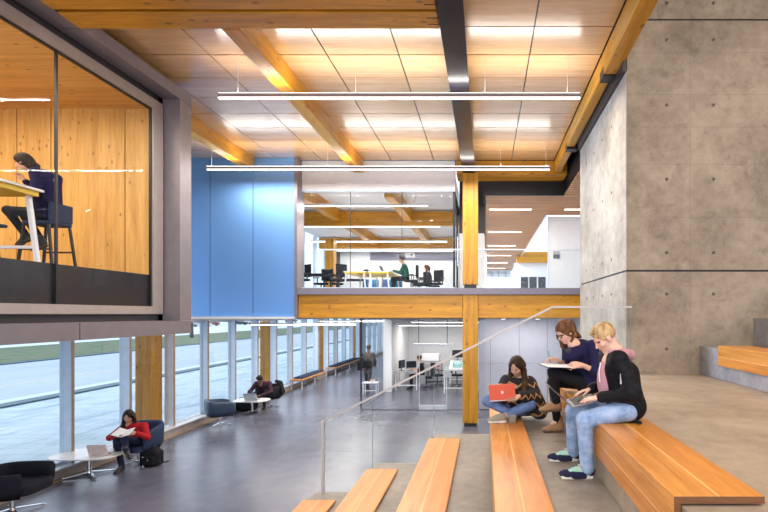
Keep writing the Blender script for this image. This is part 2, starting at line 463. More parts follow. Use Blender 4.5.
struct(MB().box(1.98, 2.15, -4, 7.44, 7.40, 10.2).build('wall_clerestory', bronze_dk))
struct(MB().box(2.14, 2.2, 7.44, 11.05, 6.86, 7.10).build('trim_shadow_gap', black_m))  # black strip drawn in for the shadow gap between beam and wall
struct(MB().box(8, 8.2, -4, 7.44, 3.0, 10.2).build('wall_far_right', white_p))

struct(MB().box(2.34, 3.6, 11.08, 14.2, 6.70, 7.5).build('trim_plenum', black_m))
# ---- glazed pod, left
GX = -5.63
mb = MB()
for y0, y1 in ((1.5, 6.663), (6.677, 9.2)):
    mb.box(-5.95, GX, y0, y1, 7.07, 7.27).box(-5.95, GX, y0, y1, 2.735, 2.975)
mb.box(-5.95, GX, 8.86, 9.2, 2.98, 7.065)
pod = struct(mb.build('trim_pod', bronze))
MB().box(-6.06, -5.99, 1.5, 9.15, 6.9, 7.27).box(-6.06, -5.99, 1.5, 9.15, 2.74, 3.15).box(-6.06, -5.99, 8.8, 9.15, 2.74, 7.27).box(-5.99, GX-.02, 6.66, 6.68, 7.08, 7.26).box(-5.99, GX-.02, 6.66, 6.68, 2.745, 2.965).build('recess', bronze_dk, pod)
wf = MB().box(-6.0, -5.92, 1.5, 8.83, 6.77, 6.95).box(-6.0, -5.92, 1.5, 8.83, 3.10, 3.235).box(-6.0, -5.92, 8.57, 8.83, 3.235, 6.77)
wf = struct(wf.build('window_60', frame_lt))
MB().box(-5.99, -5.95, 1.5, 8.57, 6.745, 6.77).box(-5.99, -5.95, 8.55, 8.57, 3.235, 6.745).build('gasket', black_m, wf)
MB().box(-5.98, -5.97, 1.5, 6.66, 3.235, 6.745).build('pane', glass_room, wf)
MB().box(-5.98, -5.97, 6.70, 8.55, 3.235, 6.745).build('pane', glass_room, wf)
MB().box(-5.985, -5.955, 6.665, 6.695, 3.235, 6.745).build('seam', black_m, wf)
spd = struct(MB().box(-6.04, -6.0, 1.5, 8.9, 3.2, 3.80).build('trim_spandrel', plain('charcoal_spandrel', (.026,.023,.027), .3)))
struct(MB().box(-11, -6.04, 1.5, 9.1, 3.5, 3.79).build('floor_pod', plain('pod_floor', (.25,.23,.22), .5)))
struct(MB().box(-11, -5.95, 1.5, 9.15, 2.74, 2.98).build('floor_pod_underside', bronze))
struct(MB().box(-11, -6.04, 1.5, 9.1, 6.95, 7.25).build('ceiling_pod', clt_x))
mb = MB()
for a, b in ((-11.0,-9.98), (-9.98,-8.78), (-8.78,-8.14), (-8.14,-6.75), (-6.75,-6.0)):
    mb.box(a+.009, b-.009, 9.0, 9.1, 3.79, 6.95)
wp = struct(mb.build('wall_pod', clt_z))
MB().box(-11, -6.0, 9.05, 9.14, 3.79, 6.95).build('backing', black_m, wp)
struct(MB().box(-11.1, -11, 1.5, 9.1, 3.5, 7.2).build('wall_pod_far', clt_z))
area('pod_light', (-8.3, 5.6, 6.85), 3.5, 4, 190, (1, .84, .62))

# ---- lower glass room
gp = MB().box(-4.02, -2.17, 15.48, 15.52, 0, .03).box(-1.20, 0.0, 15.48, 15.52, 0, .03).box(-4.02, -3.98, 15.5, 19.1, 0, .03).box(-4.0, 0.0, 15.47, 15.53, 2.93, 2.97)
gp = struct(gp.build('wall_glass_partition', plain('grey_channel', (.16,.17,.20), .5)))
for a, b in ((-4.0,-2.14), (-1.22,-.0)): MB().box(a, b, 15.495, 15.505, .03, 2.93).build('pane', glass_room, gp)
MB().box(-2.14, -1.22, 15.495, 15.505, 2.14, 2.93).build('pane', glass_room, gp)
MB().box(-4.005, -3.995, 15.5, 19.1, .03, 2.97).build('pane', glass_room, gp)
MB().box(-4.02, -3.98, 15.48, 15.52, .03, 2.95).build('corner_post', steel_dk, gp)
MB().box(-2.15, -2.13, 15.49, 15.51, 2.16, 2.93).box(-1.23, -1.21, 15.49, 15.51, 2.16, 2.93).build('seam', black_m, gp)
MB().box(-2.32, -1.05, 15.44, 15.56, 2.07, 2.14).build('header_rail', alu_lt, gp)
dr = struct(MB().box(-2.13, -1.23, 15.47, 15.53, .02, .16).build('door_1', alu_lt))
MB().box(-2.12, -1.24, 15.495, 15.505, .16, 2.06).build('pane', glass_room, dr)
MB().box(-2.13, -2.11, 15.49, 15.51, .16, 2.06).box(-1.25, -1.23, 15.49, 15.51, .16, 2.06).build('stile', alu_lt, dr)
MB().box(-2.10, -1.93, 15.45, 15.49, .86, 1.12).build('lock_plate', plain('lock_plate_grey', (.35,.34,.38), .4, .3), dr)
struct(MB().box(-4.05, -3.72, 19.1, 19.4, 0, 2.97).build('wall_stub', white_p))
struct(MB().box(-3.76, -3.72, 19.4, 38, 0, 2.97).build('wall_lower_left', white_p))
struct(MB().box(-3.72, 3.0, 23.5, 23.7, 0, 2.97).build('wall_lower_back', white_p))
gm = MB()
for a, b in ((-.2,1.12), (1.12,2.5)):
    for c, d in ((0.01,1.5),(1.5,2.96)): gm.box(a+.003, b-.003, 15.6, 15.62, c+.003, d-.003)
gw = struct(gm.build('wall_grey_board', grey_wall))
MB().box(-.2, 2.6, 15.622, 15.7, 0, 2.97).build('backing', steel_dk, gw)
struct(MB().box(3.0, 3.2, 11.06, 38, 0, 3.0).build('wall_lower_right', white_p))
# ================================================================== TIMBER AND STEEL
def beam(name, label, cat, m, x0, x1, y0, y1, z0, z1, group=None, bev=.008):
    o = MB().box(x0, x1, y0, y1, z0, z1).build(name, m, bevel=bev); return tag(o, label, cat, group)
# columns
def column(x0, x1, y0, y1, z0, z1, label, foot=True, group='timber columns'):
    t = thing('glulam_column', label, 'column', ((x0+x1)/2, (y0+y1)/2, z0), 0, group)
    MB().box(x0, x1, y0, y1, z0+(.1 if foot else 0), z1).build('shaft', glu_z if x0 > -8.3 else glu_out, t, bevel=.01)
    if foot: MB().box(x0+.04, x1-.04, y0+.04, y1-.04, z0, z0+.1).build('steel_shoe', black_m, t)
    return t
column(-.614, -.195, 13.17, 13.6, .0, 3.63, 'square timber column standing on the lower hall floor beside the glass door')
column(-.614, -.195, 13.2, 13.6, 3.81, 6.98, 'tall timber column on the upper floor edge under the dark steel beam')
for i, (y, lb) in enumerate(((11.96, 'timber column behind the window glass beside the person in red'), (18.6, 'timber column at the windows behind the person in maroon'), (25.2, 'timber column at the windows between the two window benches'), (31.8, 'farthest timber column along the window wall'))):
    column(-8.72, -8.32, y, y+.42, .0, 2.95, lb, False)
column(-7.0, -6.62, 21.0, 21.4, 3.79, 6.4, 'timber column inside the upstairs office beside its window', False)
# roof beams along the view
def steel():
    t = thing('steel_beam', 'dark charcoal steel ceiling beam running to the tall timber column', 'beam', (-.44, 5, 7.2))
    MB().box(-.61, -.27, -3.5, 13.5, 6.98, 7.02).build('bottom_flange', steel_dk, t, bevel=.004)
    MB().box(-.50, -.38, -3.5, 13.5, 7.02, 7.39).build('web', steel_dk, t)
steel()
beam('glulam_beam', 'timber ceiling beam running in depth left of the dark steel beam', 'beam', glu_y, -3.66, -3.40, 6.68, 13.44, 7.06, 7.395, 'timber roof beams')
beam('glulam_beam', 'timber ceiling beam ending at the blue wall, left of the longer beams', 'beam', glu_y, -6.60, -6.34, 6.68, 13.19, 7.06, 7.395, 'timber roof beams')
rbm = thing('glulam_beam', 'timber edge beam with black brackets beside the concrete wall', 'beam', (2.06, 5, 7.06), 0, 'timber roof beams')
MB().box(1.94, 2.12, 8.0, 13.4, 7.06, 7.395).build('beam_length', glu_y, rbm, bevel=.008)
MB().box(1.94, 2.17, -3.5, 7.98, 7.02, 7.395).build('beam_length', glu_y, rbm, bevel=.008)
for y, w_ in ((7.85, .26), (11.35, .22)):
    MB().box(1.937, 2.19, y, y+w_, 7.0, 7.15).build('bracket', black_m, rbm)
for y0, lb, zb in ((5.88, 'nearer of the paired timber cross beams at the top of the hall', 7.05), (6.30, 'farther of the paired timber cross beams at the top of the hall', 7.05)):
    t = thing('glulam_beam', lb, 'beam', (-5, y0, zb), 0, 'timber cross beams')
    MB().box(-5.61, -.63, y0, y0+.35, zb, 7.395).build('beam_length', glu_x, t, bevel=.008)
    for x in (-.66, -.74):
        pass
    for yy in (.1, .24):
        MB().box(-.78, -.60, y0+yy, y0+yy+.012, zb-.004, zb+.02).build('bolt_slot', black_m, t)
struct(MB().box(-5.61, -.6, 6.23, 6.30, 7.2, 7.39).build('trim_beam_gap', black_m))
# cross beams at the column head and under the slab
beam('glulam_beam', 'timber cross beam on the tall column head, right of the steel beam', 'beam', glu_x, -.80, 2.3, 13.42, 13.75, 7.0, 7.39, 'timber cross beams')
beam('glulam_beam', 'shadowed timber cross beam just behind the column head beam', 'beam', glu_x, -.80, 2.3, 13.82, 14.12, 7.0, 7.39, 'timber cross beams')
beam('glulam_beam', 'long timber beam under the upper floor edge, left of the column', 'beam', glu_x, -5.13, -.62, 13.2, 13.6, 2.99, 3.63, 'timber cross beams')
beam('glulam_beam', 'timber beam under the upper floor edge between column and concrete wall', 'beam', glu_x, -.19, 2.98, 13.2, 13.6, 2.99, 3.63, 'timber cross beams')
beam('glulam_beam', 'timber beam crossing above the posters at the end of the corridor', 'beam', glu_x, 1.9, 6, 28.9, 29.18, 6.2, 6.85, 'timber cross beams')
# upper room
for y, lb in ((17.3, 'first timber cross beam inside the upstairs office'), (23.4, 'second timber cross beam deeper inside the upstairs office')):
    beam('glulam_beam', lb, 'beam', glu_x, -8.1, -.92, y, y+.3, 6.30, 6.80, 'timber cross beams')
for x, lb in ((-5.5, 'left sloping-looking timber beam on the upstairs office ceiling'), (-2.9, 'right timber beam running back on the upstairs office ceiling')):
    beam('glulam_beam', lb, 'beam', glu_y, x, x+.28, 13.8, 25.9, 6.45, 6.855, 'office ceiling beams')

# ================================================================== PENDANT LIGHTS
lamp_house = plain('taupe_lamp_housing', (.26,.22,.225), .5)
def pendant(label, x0, x1, Y, Z, Zc, power, cables, h=.07, group='linear pendant lights', up=True, cat='pendant light', strength=None, y2=None):
    t = thing('pendant_light', label, cat, ((x0+x1)/2, Y, Z), 0, group)
    MB().box(x0, x1, Y-.035, Y+.035, Z+.015, Z+.015+h).build('housing', white_p if not up else lamp_house, t, bevel=.004)
    MB().box(x0+.01, x1-.01, Y-.03, Y+.03, Z, Z+.014).build('diffuser', led_m, t)
    if up: MB().box(x0+.01, x1-.01, Y-.025, Y+.025, Z+.016+h, Z+.022+h).build('top_diffuser', led_m, t)  # glowing top strip added for bright reflections in the ceiling
    for x in cables: MB().cyl((x, Y, Z+h), (x, Y, Zc), .003, n=6).build('cable', alu_lt, t)
    if power:
        area('lamp', ((x0+x1)/2, Y, Z-.02), x1-x0, .08, power, NEUT, parent=t)
        if up: area('lamp', ((x0+x1)/2, Y, Z+h+.04), x1-x0, .08, power*.19, NEUT, (PI, 0, 0), parent=t)  # upward lamp added to lift the ceiling reflections
    return t
pendant('long white linear pendant light nearest, across the panelled ceiling', -4.53, 1.62, 8.16, 6.76, 7.4, 230, (-4.2, -2.2, 0.0, 1.4))
pendant('longest white linear pendant light, passing before the blue wall and bulkhead', -7.07, 1.65, 12.2, 6.76, 7.4, 260, (-6.95, -4.0, .4, 1.55))
for i, (Y, x0, x1) in enumerate(((14.7, -5.6, -1.75), (18.2, -7.0, -1.7), (22.0, -8.0, -1.74), (25.1, -8.0, -1.67))):
    pendant('%s linear light under the ceiling of the upstairs office' % ('nearest', 'second nearest', 'third nearest', 'farthest')[i], x0, x1, Y, 6.40, 6.86, (130, 160, 130, 80)[i], (x0+.4, x1-.4), .06, 'office linear lights', False)
pendant('lower hall linear light under the upper floor, nearest the windows', -7.46, -4.11, 15.3, 2.74, 2.97, 60, (-7, -4.6), .05, 'lower hall linear lights', False)
pendant('lower hall linear light farther back behind the walking person', -7.7, -4.5, 22.4, 2.74, 2.97, 60, (-7, -5), .05, 'lower hall linear lights', False)
pendant('linear light inside the lower glass room above the desk', -3.06, -.3, 17.0, 2.68, 2.97, 90, (-2.8, -.6), .05, 'glass room linear lights', False)
pendant('linear light at the back of the lower glass room', -3.2, .3, 21.0, 2.72, 2.97, 90, (-2.8, -.2), .05, 'glass room linear lights', False)
for i, y in enumerate((16, 20.4, 24.5, 28.6, 32.7, 36.6)):
    t = thing('recessed_light', '%s recessed light strip counting from the front of the slatted corridor ceiling' % ('first', 'second', 'third', 'fourth', 'fifth', 'sixth')[i], 'ceiling light', (.85, y, 6.59), 0, 'corridor light strips')
    MB().box(.10, 1.60, y-.07, y+.07, 6.585, 6.60).build('housing', slat_m, t)
    MB().box(.15, 1.55, y-.05, y+.05, 6.578, 6.586).build('diffuser', led_m, t)
    area('lamp', (.85, y, 6.55), 1.4, .1, 60, NEUT, parent=t)
t = thing('recessed_light', 'short recessed light strip beside the concrete wall on the slatted ceiling', 'ceiling light', (2.9, 16, 6.59), 0, 'corridor light strips')
MB().box(2.6, 3.5, 15.93, 16.07, 6.585, 6.60).build('housing', slat_m, t)
MB().box(2.65, 3.45, 15.95, 16.05, 6.578, 6.586).build('diffuser', led_m, t)

# ================================================================== BENCHES
def bench(label, x0, w_, top, y0, y1, drop, m2=False, group='long timber benches on the steps'):
    t = thing('bench', label, 'bench', (x0+w_/2, y1, top-.04), 0, group)
    T = .035; h = w_/2
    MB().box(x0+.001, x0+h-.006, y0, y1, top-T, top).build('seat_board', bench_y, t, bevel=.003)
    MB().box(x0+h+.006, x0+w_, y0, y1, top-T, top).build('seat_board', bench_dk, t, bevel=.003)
    MB().box(x0+h-.006, x0+h+.006, y0, y1, top-T, top-.001).build('inlay_strip', inlay_m, t)
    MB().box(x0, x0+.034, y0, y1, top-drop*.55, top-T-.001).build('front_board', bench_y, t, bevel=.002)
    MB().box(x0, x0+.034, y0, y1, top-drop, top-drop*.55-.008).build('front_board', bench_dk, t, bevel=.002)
    MB().box(x0+.002, x0+.034, y0, y1, top-drop*.55-.008, top-drop*.55).build('inlay_strip', inlay_m, t)
    MB().box(x0+.002, x0+w_-.002, y0-.004, y0, top-T, top-.002).box(x0+.002, x0+.033, y0-.004, y0, top-drop, top-T).build('end_grain', bench_end, t)
    MB().box(x0+.06, x0+w_-.06, y0+.1, y1-.05, top-.0465, top-T).build('spacer', black_m, t)
    return t
D = .28
bench('lowest timber bench, its far end just visible at the bottom edge', -2.565, .46, R+.046, -3.5, 6.77, D)
bench('second lowest short-looking timber bench on the concrete steps', -1.67, .44, 2*R+.046, -3.5, 6.77, D)
bench('timber bench in the middle of the steps, empty, below the cross-legged person', -.79, .44, 3*R+.046, -3.5, 6.77, D)
bench('timber bench the person with the coral laptop sits on', .065, .40, 4*R+.046, -3.5, 6.77, D)
bench('large timber bench in front where the blond person sits', .912, .44, 5*R+.05, 2.32, 6.77, D)
bench('timber bench on the concrete plinth at the right edge', 3.30, .44, 6*R+.046, -3, 6.8, D)

edge_m = plain('polished_glass_edge', (.14,.20,.20), .3)
# ================================================================== RAILINGS
def rail_main():
    Yr = 7.12
    t = thing('glass_balustrade', 'glass balustrade with thin steel handrail rising along the step ends', 'railing', (-2.4, Yr, R))
    A = (-2.40, Yr, 1.505); B = (1.0, Yr, 3.205); E = (2.18, Yr, 3.205)
    MB().bar(A, B, .022, .028).build('handrail', handrail_m, t)
    MB().bar((.99, Yr, 3.205), E, .022, .028).build('handrail', handrail_m, t)
    MB().box(-2.42, -2.385, Yr-.02, Yr+.02, R, 1.51).build('end_post', handrail_m, t)
    def zt(x): return 1.505 + (x+2.4)*.5 if x < 1 else 3.205
    def zb(x):
        z = 0
        for k, tx in enumerate(TX):
            if x > tx - .001: z = R*(k+1)
        return z
    cuts = [-2.38] + [-1.66, -.75, .09, .93, 2.17]
    for a, b in zip(cuts[:-1], cuts[1:]):
        zz = zb(a+.05)
        pts = [(a+.006, zz), (b-.006, zz), (b-.006, zt(b)-.015)] + ([(1.0, 3.19)] if a < 1 < b else []) + [(a+.006, zt(a)-.015)]
        n = len(pts); vs = [(x, Yr-.006, z) for x, z in pts] + [(x, Yr+.006, z) for x, z in pts]
        fs = [tuple(range(n)), tuple(range(2*n-1, n-1, -1))] + [(i, n+i, n+(i+1) % n, (i+1) % n) for i in range(n)]
        newmesh('glass_panel', vs, fs, glass_c, t)
        MB().box(b-.010, b-.004, Yr-.007, Yr+.007, zz, zt(b)-.015).build('panel_edge', edge_m, t)
rail_main()
t = thing('glass_balustrade', 'glass guard with pale top rail along the upper floor edge', 'railing', (-1, 13.3, 3.81))
for a, b in ((-5.1,-3.8), (-3.8,-2.2), (-2.2,-.65), (-.65,1.0), (1.0,2.9)):
    MB().box(a+.01, b-.01, 13.30, 13.312, 3.82, 4.87).build('glass_panel', glass_c, t)
MB().box(-4.45, 2.9, 13.28, 13.33, 4.87, 4.90).build('handrail', alu_lt, t)

for i, (x, lb) in enumerate(((.55, 'added round fill lamp under the slab for the grey wall, nearer the column'), (1.6, 'added round fill lamp under the slab for the grey wall, nearer the concrete wall'))):
    t = thing('fill_downlight', lb, 'ceiling light', (x, 14.6, 2.96), 0, 'added fill lamps')  # lamp added under the slab to brighten the grey wall
    MB().cyl((x,14.6,2.945), (x,14.6,2.97), .08).build('trim_ring', white_p, t)
    MB().cyl((x,14.6,2.94), (x,14.6,2.946), .06).build('diffuser', led_m, t)
    area('lamp', (x, 14.6, 2.93), .12, .12, 16, NEUT, parent=t)
# ================================================================== FURNITURE
navy_f = plain('navy_fabric', (.035,.05,.10), .8)
dark_f = plain('charcoal_fabric', (.018,.018,.024), .8)
sheen_shell_m = plain('daylight_sheen_shell', (.03,.055,.10), .4)  # black shell tinted navy to carry the daylight sheen
tbl_white = plain('white_table_top', (.80,.78,.76), .25, var=.01)
edge_y = plain('yellow_table_edge', (.80,.50,.03), .4)
silver = plain('silver_laptop_shell', (.62,.63,.66), .3, .7, var=0)
screen_d = plain('dark_screen', (.02,.025,.035), .15, var=0)
key_m = plain('black_keys', (.02,.02,.022), .5, var=0)
paper_m = plain('paper', (.82,.80,.78), .8, var=.02)
M = Mat('marbled_cover', (.75,.6,.58), .4)
M.base(M.ramp(M.noise(14, 6, .7, dist=1.5), [(.42, (.72,.60,.57)), (.5, (.62,.45,.43)), (.56, (.78,.70,.67))])); marble_m = M.m

def tub_shell(R0, R1, z0, za, zb, half, taper=.82, n=28):
    """horseshoe shell, open towards local +Y"""
    loops = []
    SE = lambda v: math.copysign(abs(v)**.55, v)
    for i in range(n+1):
        th = -half + 2*half*i/n
        u = abs(th)/half; top = zb + (za-zb)*(u**2)
        dx, dy = SE(math.sin(th)), -SE(math.cos(th))
        ro, ri = R0, R1
        q = []
        for rr, z in ((ro*taper, z0), (ro*.97, z0+.12), (ro, top-.05), (ro-.015, top), (ri+.015, top), (ri, top-.05), (ri*.92, z0+.1)):
            q.append((dx*rr, dy*rr*(1.0), z))
        loops.append(q)
    mb = MB().ring(loops, True)
    n0 = 0; mb.f.append(tuple(range(6, -1, -1))); mb.f.append(tuple(range(n*7, n*7+7)))
    return mb
def lounge_chair(label, loc, rz, shell, seat=None, za=.62, zb=.72):
    t = thing('lounge_chair', label, 'chair', loc, rz, 'tub lounge chairs')
    seat = seat or navy_f
    tub_shell(.38, .30, .27, za, zb, math.radians(140)).build('shell', shell, t, smooth=True, local=True)
    MB().poly([(x, y+.02) for x, y in slab(.30, .36, 32, 4)], .30, .43).build('seat', seat, t, bevel=.03, local=True)
    MB().cyl((0,0,.06), (0,0,.30), .03).build('pedestal', chrome, t, smooth=False, local=True)
    for k in range(4):
        a = PI/4 + k*PI/2
        MB().bar((0,0,.06), (.33*math.cos(a), .33*math.sin(a), .025), .035, .02).cyl((.33*math.cos(a), .33*math.sin(a), 0), (.33*math.cos(a), .33*math.sin(a), .02), .018, n=8).build('leg', chrome, t, local=True)
    return t
cut_chair = lounge_chair('dark lounge chair cut off by the lower left corner of the hall', (-7.36, 7.48, 0), math.radians(-82), dark_f, dark_f, .61, .62)
cut_chair.scale = (1.14, 1.14, 1.12)
lounge_chair('navy lounge chair the person in red sits in', (-7.19, 9.98, 0), math.radians(182), navy_f, None, .64, .82)
lounge_chair('empty dark lounge chair with daylight sheen coloured into its shell, before the second low table', (-7.42, 13.45, 0), math.radians(-48), sheen_shell_m, dark_f)
lounge_chair('dark lounge chair behind the person in maroon, jacket on it', (-7.25, 16.1, 0), math.radians(140), dark_f, dark_f)
def low_table(label, loc, a, b, rz=0, h=.42):
    t = thing('low_table', label, 'table', loc, rz, 'low white tables')
    MB().poly(slab(a, b, 48, 3.2), h-.025, h).build('table_top', tbl_white, t, bevel=.006, local=True)
    MB().cyl((0,0,.05), (0,0,h-.025), .035).build('column', chrome, t, local=True)
    for k in range(4):
        an = PI/4 + k*PI/2; x, y = .42*math.cos(an), .36*math.sin(an)
        MB().bar((0,0,.07), (x, y, .025), .045, .022).build('leg', chrome, t, local=True)
    return t
low_table('low white oval table with marbled laptop, beside the person in red', (-7.60, 9.22, 0), .62, .40, math.radians(2))
low_table('low white table with silver laptop before the person at the window', (-7.28, 15.0, 0), .52, .36)

def apple(mb, s, y):
    """bitten apple outline with a leaf, on plane y"""
    pts = []
    for i in range(28):
        a = 2*PI*i/28; r = s*(1 - .10*abs(math.sin(a))**8 * (1 if math.sin(a) > 0 else .6))
        x, z = r*math.cos(a)*.92, r*math.sin(a)
        d = math.hypot(x-1.05*s, z-.12*s)
        if d < .42*s: x = 1.05*s - .42*s*(.95 if x < 1.05*s else 1) ; x = min(x, .72*s)
        pts.append((x, z))
    n = len(pts)
    mb.add([(x, y-.0004, z) for x, z in pts] + [(x, y+.0004, z) for x, z in pts], [tuple(range(n)), tuple(range(2*n-1, n-1, -1))])
    mb.add([(.0,y-.0004,1.1*s), (.25*s,y-.0004,1.15*s), (.36*s,y-.0004,1.5*s), (.08*s,y-.0004,1.42*s)], [(0,1,2,3)])
    return mb
def laptop(label, loc, rz, w_, d, opn, shell, tilt=0, logo=False, group=None, roll=0, body=None):
    t = thing('laptop', label, 'laptop', loc, rz, group)
    t.rotation_euler = (tilt, roll, rz)
    base = MB().box(-w_/2, w_/2, -d, 0, 0, .014).build('base', body or shell, t, bevel=.003, local=True)
    kb = MB()
    nx, ny = 13, 5
    for i in range(nx):
        for j in range(ny):
            x = -w_*.43 + i*w_*.86/nx; y = -.03 - (j+1)*d*.48/ny
            kb.box(x+.001, x+w_*.86/nx-.002, y+.001, y+d*.48/ny-.002, .014, .0165)
    kb.build('keyboard', key_m, t, local=True)
    MB().box(-w_*.16, w_*.16, -d+.02, -d*.62, .0138, .0148).build('trackpad', body or shell, t, local=True)
    # lid: local frame built then rotated about hinge
    def rot(v):
        x, y, z = v; a = opn  # lid drawn upright in -y direction when opn=0
        return (x, -(z)*math.cos(a) - y*math.sin(a), .014 + z*math.sin(a) - y*math.cos(a))
    lid = MB().box(-w_/2, w_/2, -.004, .004, 0, d); lid.v = [rot(v) for v in lid.v]
    lo = lid.build('lid', shell, t, bevel=.003, local=True)
    sc = MB().box(-w_/2+.012, w_/2-.012, .0042, .0048, .015, d-.012); sc.v = [rot(v) for v in sc.v]
    s = newmesh('screen', sc.v, sc.f, screen_d, lo, local=True)
    if logo:
        ap = apple(MB(), .020, -.0055); ap.v = [rot((v[0], v[1], v[2]+d/2)) for v in ap.v]
        newmesh('emblem', ap.v, ap.f, white_p, lo, local=True)
    return t
laptop('laptop with pinkish marbled cover on the low oval table', (-7.29, 9.06, .422), math.radians(-172), .34, .23, math.radians(110), marble_m)
laptop('open silver laptop on the low table before the person in maroon', (-7.22, 14.82, .422), math.radians(-176), .40, .26, math.radians(118), silver)
newmesh('dummy', [(0,0,0)], [], white_p) if False else None

# window benches with cushions
def window_bench(label, x0, x1, y0, y1):
    t = thing('window_bench', label, 'bench', ((x0+x1)/2, y0, 0), 0, 'low benches along the windows')
    MB().box(x0, x1, y0, y1, .38, .42).build('seat_board', bench_y, t, bevel=.005)
    n = 3
    for i in range(n):
        y = y0 + .08 + (y1-y0-.16)*i/(n-1)
        f = MB()
        f.box(x0+.03, x0+.06, y-.02, y+.02, 0, .38).box(x1-.06, x1-.03, y-.02, y+.02, 0, .38).box(x0+.03, x1-.03, y-.02, y+.02, .34, .38)
        f.build('leg_frame', alu_lt, t)
    c = MB().box(x0+.03, x1-.12, y0+.35, y1-.1, .42, .48).build('seat_cushion', navy_f, bevel=.02)
    return t, c
_, c = window_bench('timber window bench with navy cushion, the nearer of two', -7.95, -7.42, 19.5, 22.6)
tag(c, 'navy seat cushion on the nearer window bench', 'cushion', 'bench cushions')
_, c = window_bench('timber window bench with navy cushion, the farther of two', -7.95, -7.42, 23.9, 29.0)
tag(c, 'navy seat cushion on the farther window bench', 'cushion', 'bench cushions')

# white stool with a snack bowl
t = thing('side_stool', 'small white slatted stool carrying a snack bowl beyond the glass', 'stool', (-4.43, 18.6, 0))
MB().box(-4.72, -4.14, 18.4, 18.8, .43, .46).build('seat', white_p, t)
for x in (-4.68, -4.18):
    for y in (18.43, 18.77): MB().box(x-.015, x+.015, y-.015, y+.015, 0, .43).build('leg', white_p, t)
MB().box(-4.66, -4.2, 18.42, 18.44, .14, .17).build('stretcher', white_p, t)
t = thing('snack_bowl', 'bowl of tan snacks standing on the white stool', 'bowl', (-4.35, 18.6, .46))
MB().cyl((-4.35,18.6,.46), (-4.35,18.6,.53), .06, .11).build('bowl', white_p, t)
s = MB()
for i in range(14):
    a = i*2.4; r = .02+.005*i; s.box(-4.35+r*math.cos(a)-.02, -4.35+r*math.cos(a)+.025, 18.6+r*math.sin(a)-.02, 18.6+r*math.sin(a)+.02, .52, .56+.004*(i % 5))
tag(s.build('snacks', plain('tan_snacks', (.55,.28,.12), .7), t), kind='stuff')

# desk with monitors
def frame_table(label, name, x0, x1, y0, y1, h, top_m, leg_m, cat='desk', lw=.04, group=None):
    t = thing(name, label, cat, ((x0+x1)/2, (y0+y1)/2, 0 if y1 < 40 else 0), 0, group)
    MB().box(x0, x1, y0, y1, h-.03, h).build('table_top', top_m, t, bevel=.004)
    for x in (x0+.03, x1-.03):
        for y in (y0+.03, y1-.03):
            MB().box(x-lw/2, x+lw/2, y-lw/2, y+lw/2, 0, h-.03).build('leg', leg_m, t)
    MB().box(x0+.04, x1-.04, y0+.02, y0+.04, .18, .22).build('stretcher', leg_m, t)
    return t
desk_grey = plain('grey_desk_top', (.45,.44,.47), .4)
frame_table('white framed desk with monitors by the white wall of the glass room', 'desk', -3.66, -2.75, 19.5, 20.4, .76, desk_grey, white_p)
def monitor(label, x, y, z, w_, h, rz):
    t = thing('computer_monitor', label, 'monitor', (x, y, z), rz, 'computer monitors')
    MB().box(-w_/2, w_/2, -.02, .02, .10, .10+h).build('screen_housing', key_m, t, bevel=.006, local=True)
    MB().box(-w_/2+.015, w_/2-.015, -.0225, -.0205, .115, .085+h).build('screen', screen_d, t, local=True)
    MB().box(-.02, .02, .0, .03, 0, .2).build('stand', key_m, t, local=True)
    MB().box(-.11, .11, -.07, .09, 0, .012).build('foot', key_m, t, local=True)
monitor('black monitor edge-on at the left end of the desk', -3.45, 19.9, .76, .5, .33, math.radians(72))
monitor('black monitor facing out beside the seated person at the desk', -3.07, 20.0, .76, .42, .28, math.radians(20))
# office chairs
def task_chair(label, loc, rz, group='black office chairs', first=None):
    if first is not None: return dup(first, loc, rz, label, group)
    t = thing('office_chair', label, 'chair', loc, rz, group)
    MB().poly(slab(.24, .24, 24, 3.5), .44, .51).build('seat', dark_f, t, bevel=.02, local=True)
    b = MB(); L = []
    for i in range(9):
        u = -1 + 2*i/8; L.append([(u*.22, -.22 - .05*(1-u*u) , z) if s else (u*.22, -.19 - .05*(1-u*u), z) for z, s in ((.58,1),(.8,1),(1.03,1),(1.03,0),(.8,0),(.58,0))])
    b.ring(L, True); b.f += [tuple(range(5,-1,-1)), tuple(range(48,54))]
    b.build('backrest', dark_f, t, bevel=.008, local=True)
    MB().bar((0,-.24,.62), (0,-.10,.44), .05, .02).build('back_support', key_m, t, local=True)
    for s in (-1, 1):
        MB().bar((s*.26,-.05,.47), (s*.27,-.05,.68), .03).box(s*.27-.03, s*.27+.03, -.14, .14, .68, .71).build('armrest', key_m, t, local=True)
    MB().cyl((0,0,.08), (0,0,.44), .025).build('gas_lift', key_m, t, local=True)
    for k in range(5):
        a = 2*PI*k/5 + .3; x, y = .28*math.cos(a), .28*math.sin(a)
        MB().bar((0,0,.09), (x,y,.06), .03).cyl((x-.01,y,.028), (x+.01,y,.028), .028, n=10).build('leg', key_m, t, local=True)
    return t
tc = task_chair('black office chair of the person at the lower desk', (-2.42, 19.9, 0), math.radians(90))
task_chair('black office chair at the counter table, left of it', (-2.05, 20.6, 0), math.radians(-60), first=tc)
task_chair('dark office chair half hidden behind the glass room table', (-1.2, 20.6, 0), math.radians(-90), first=tc)
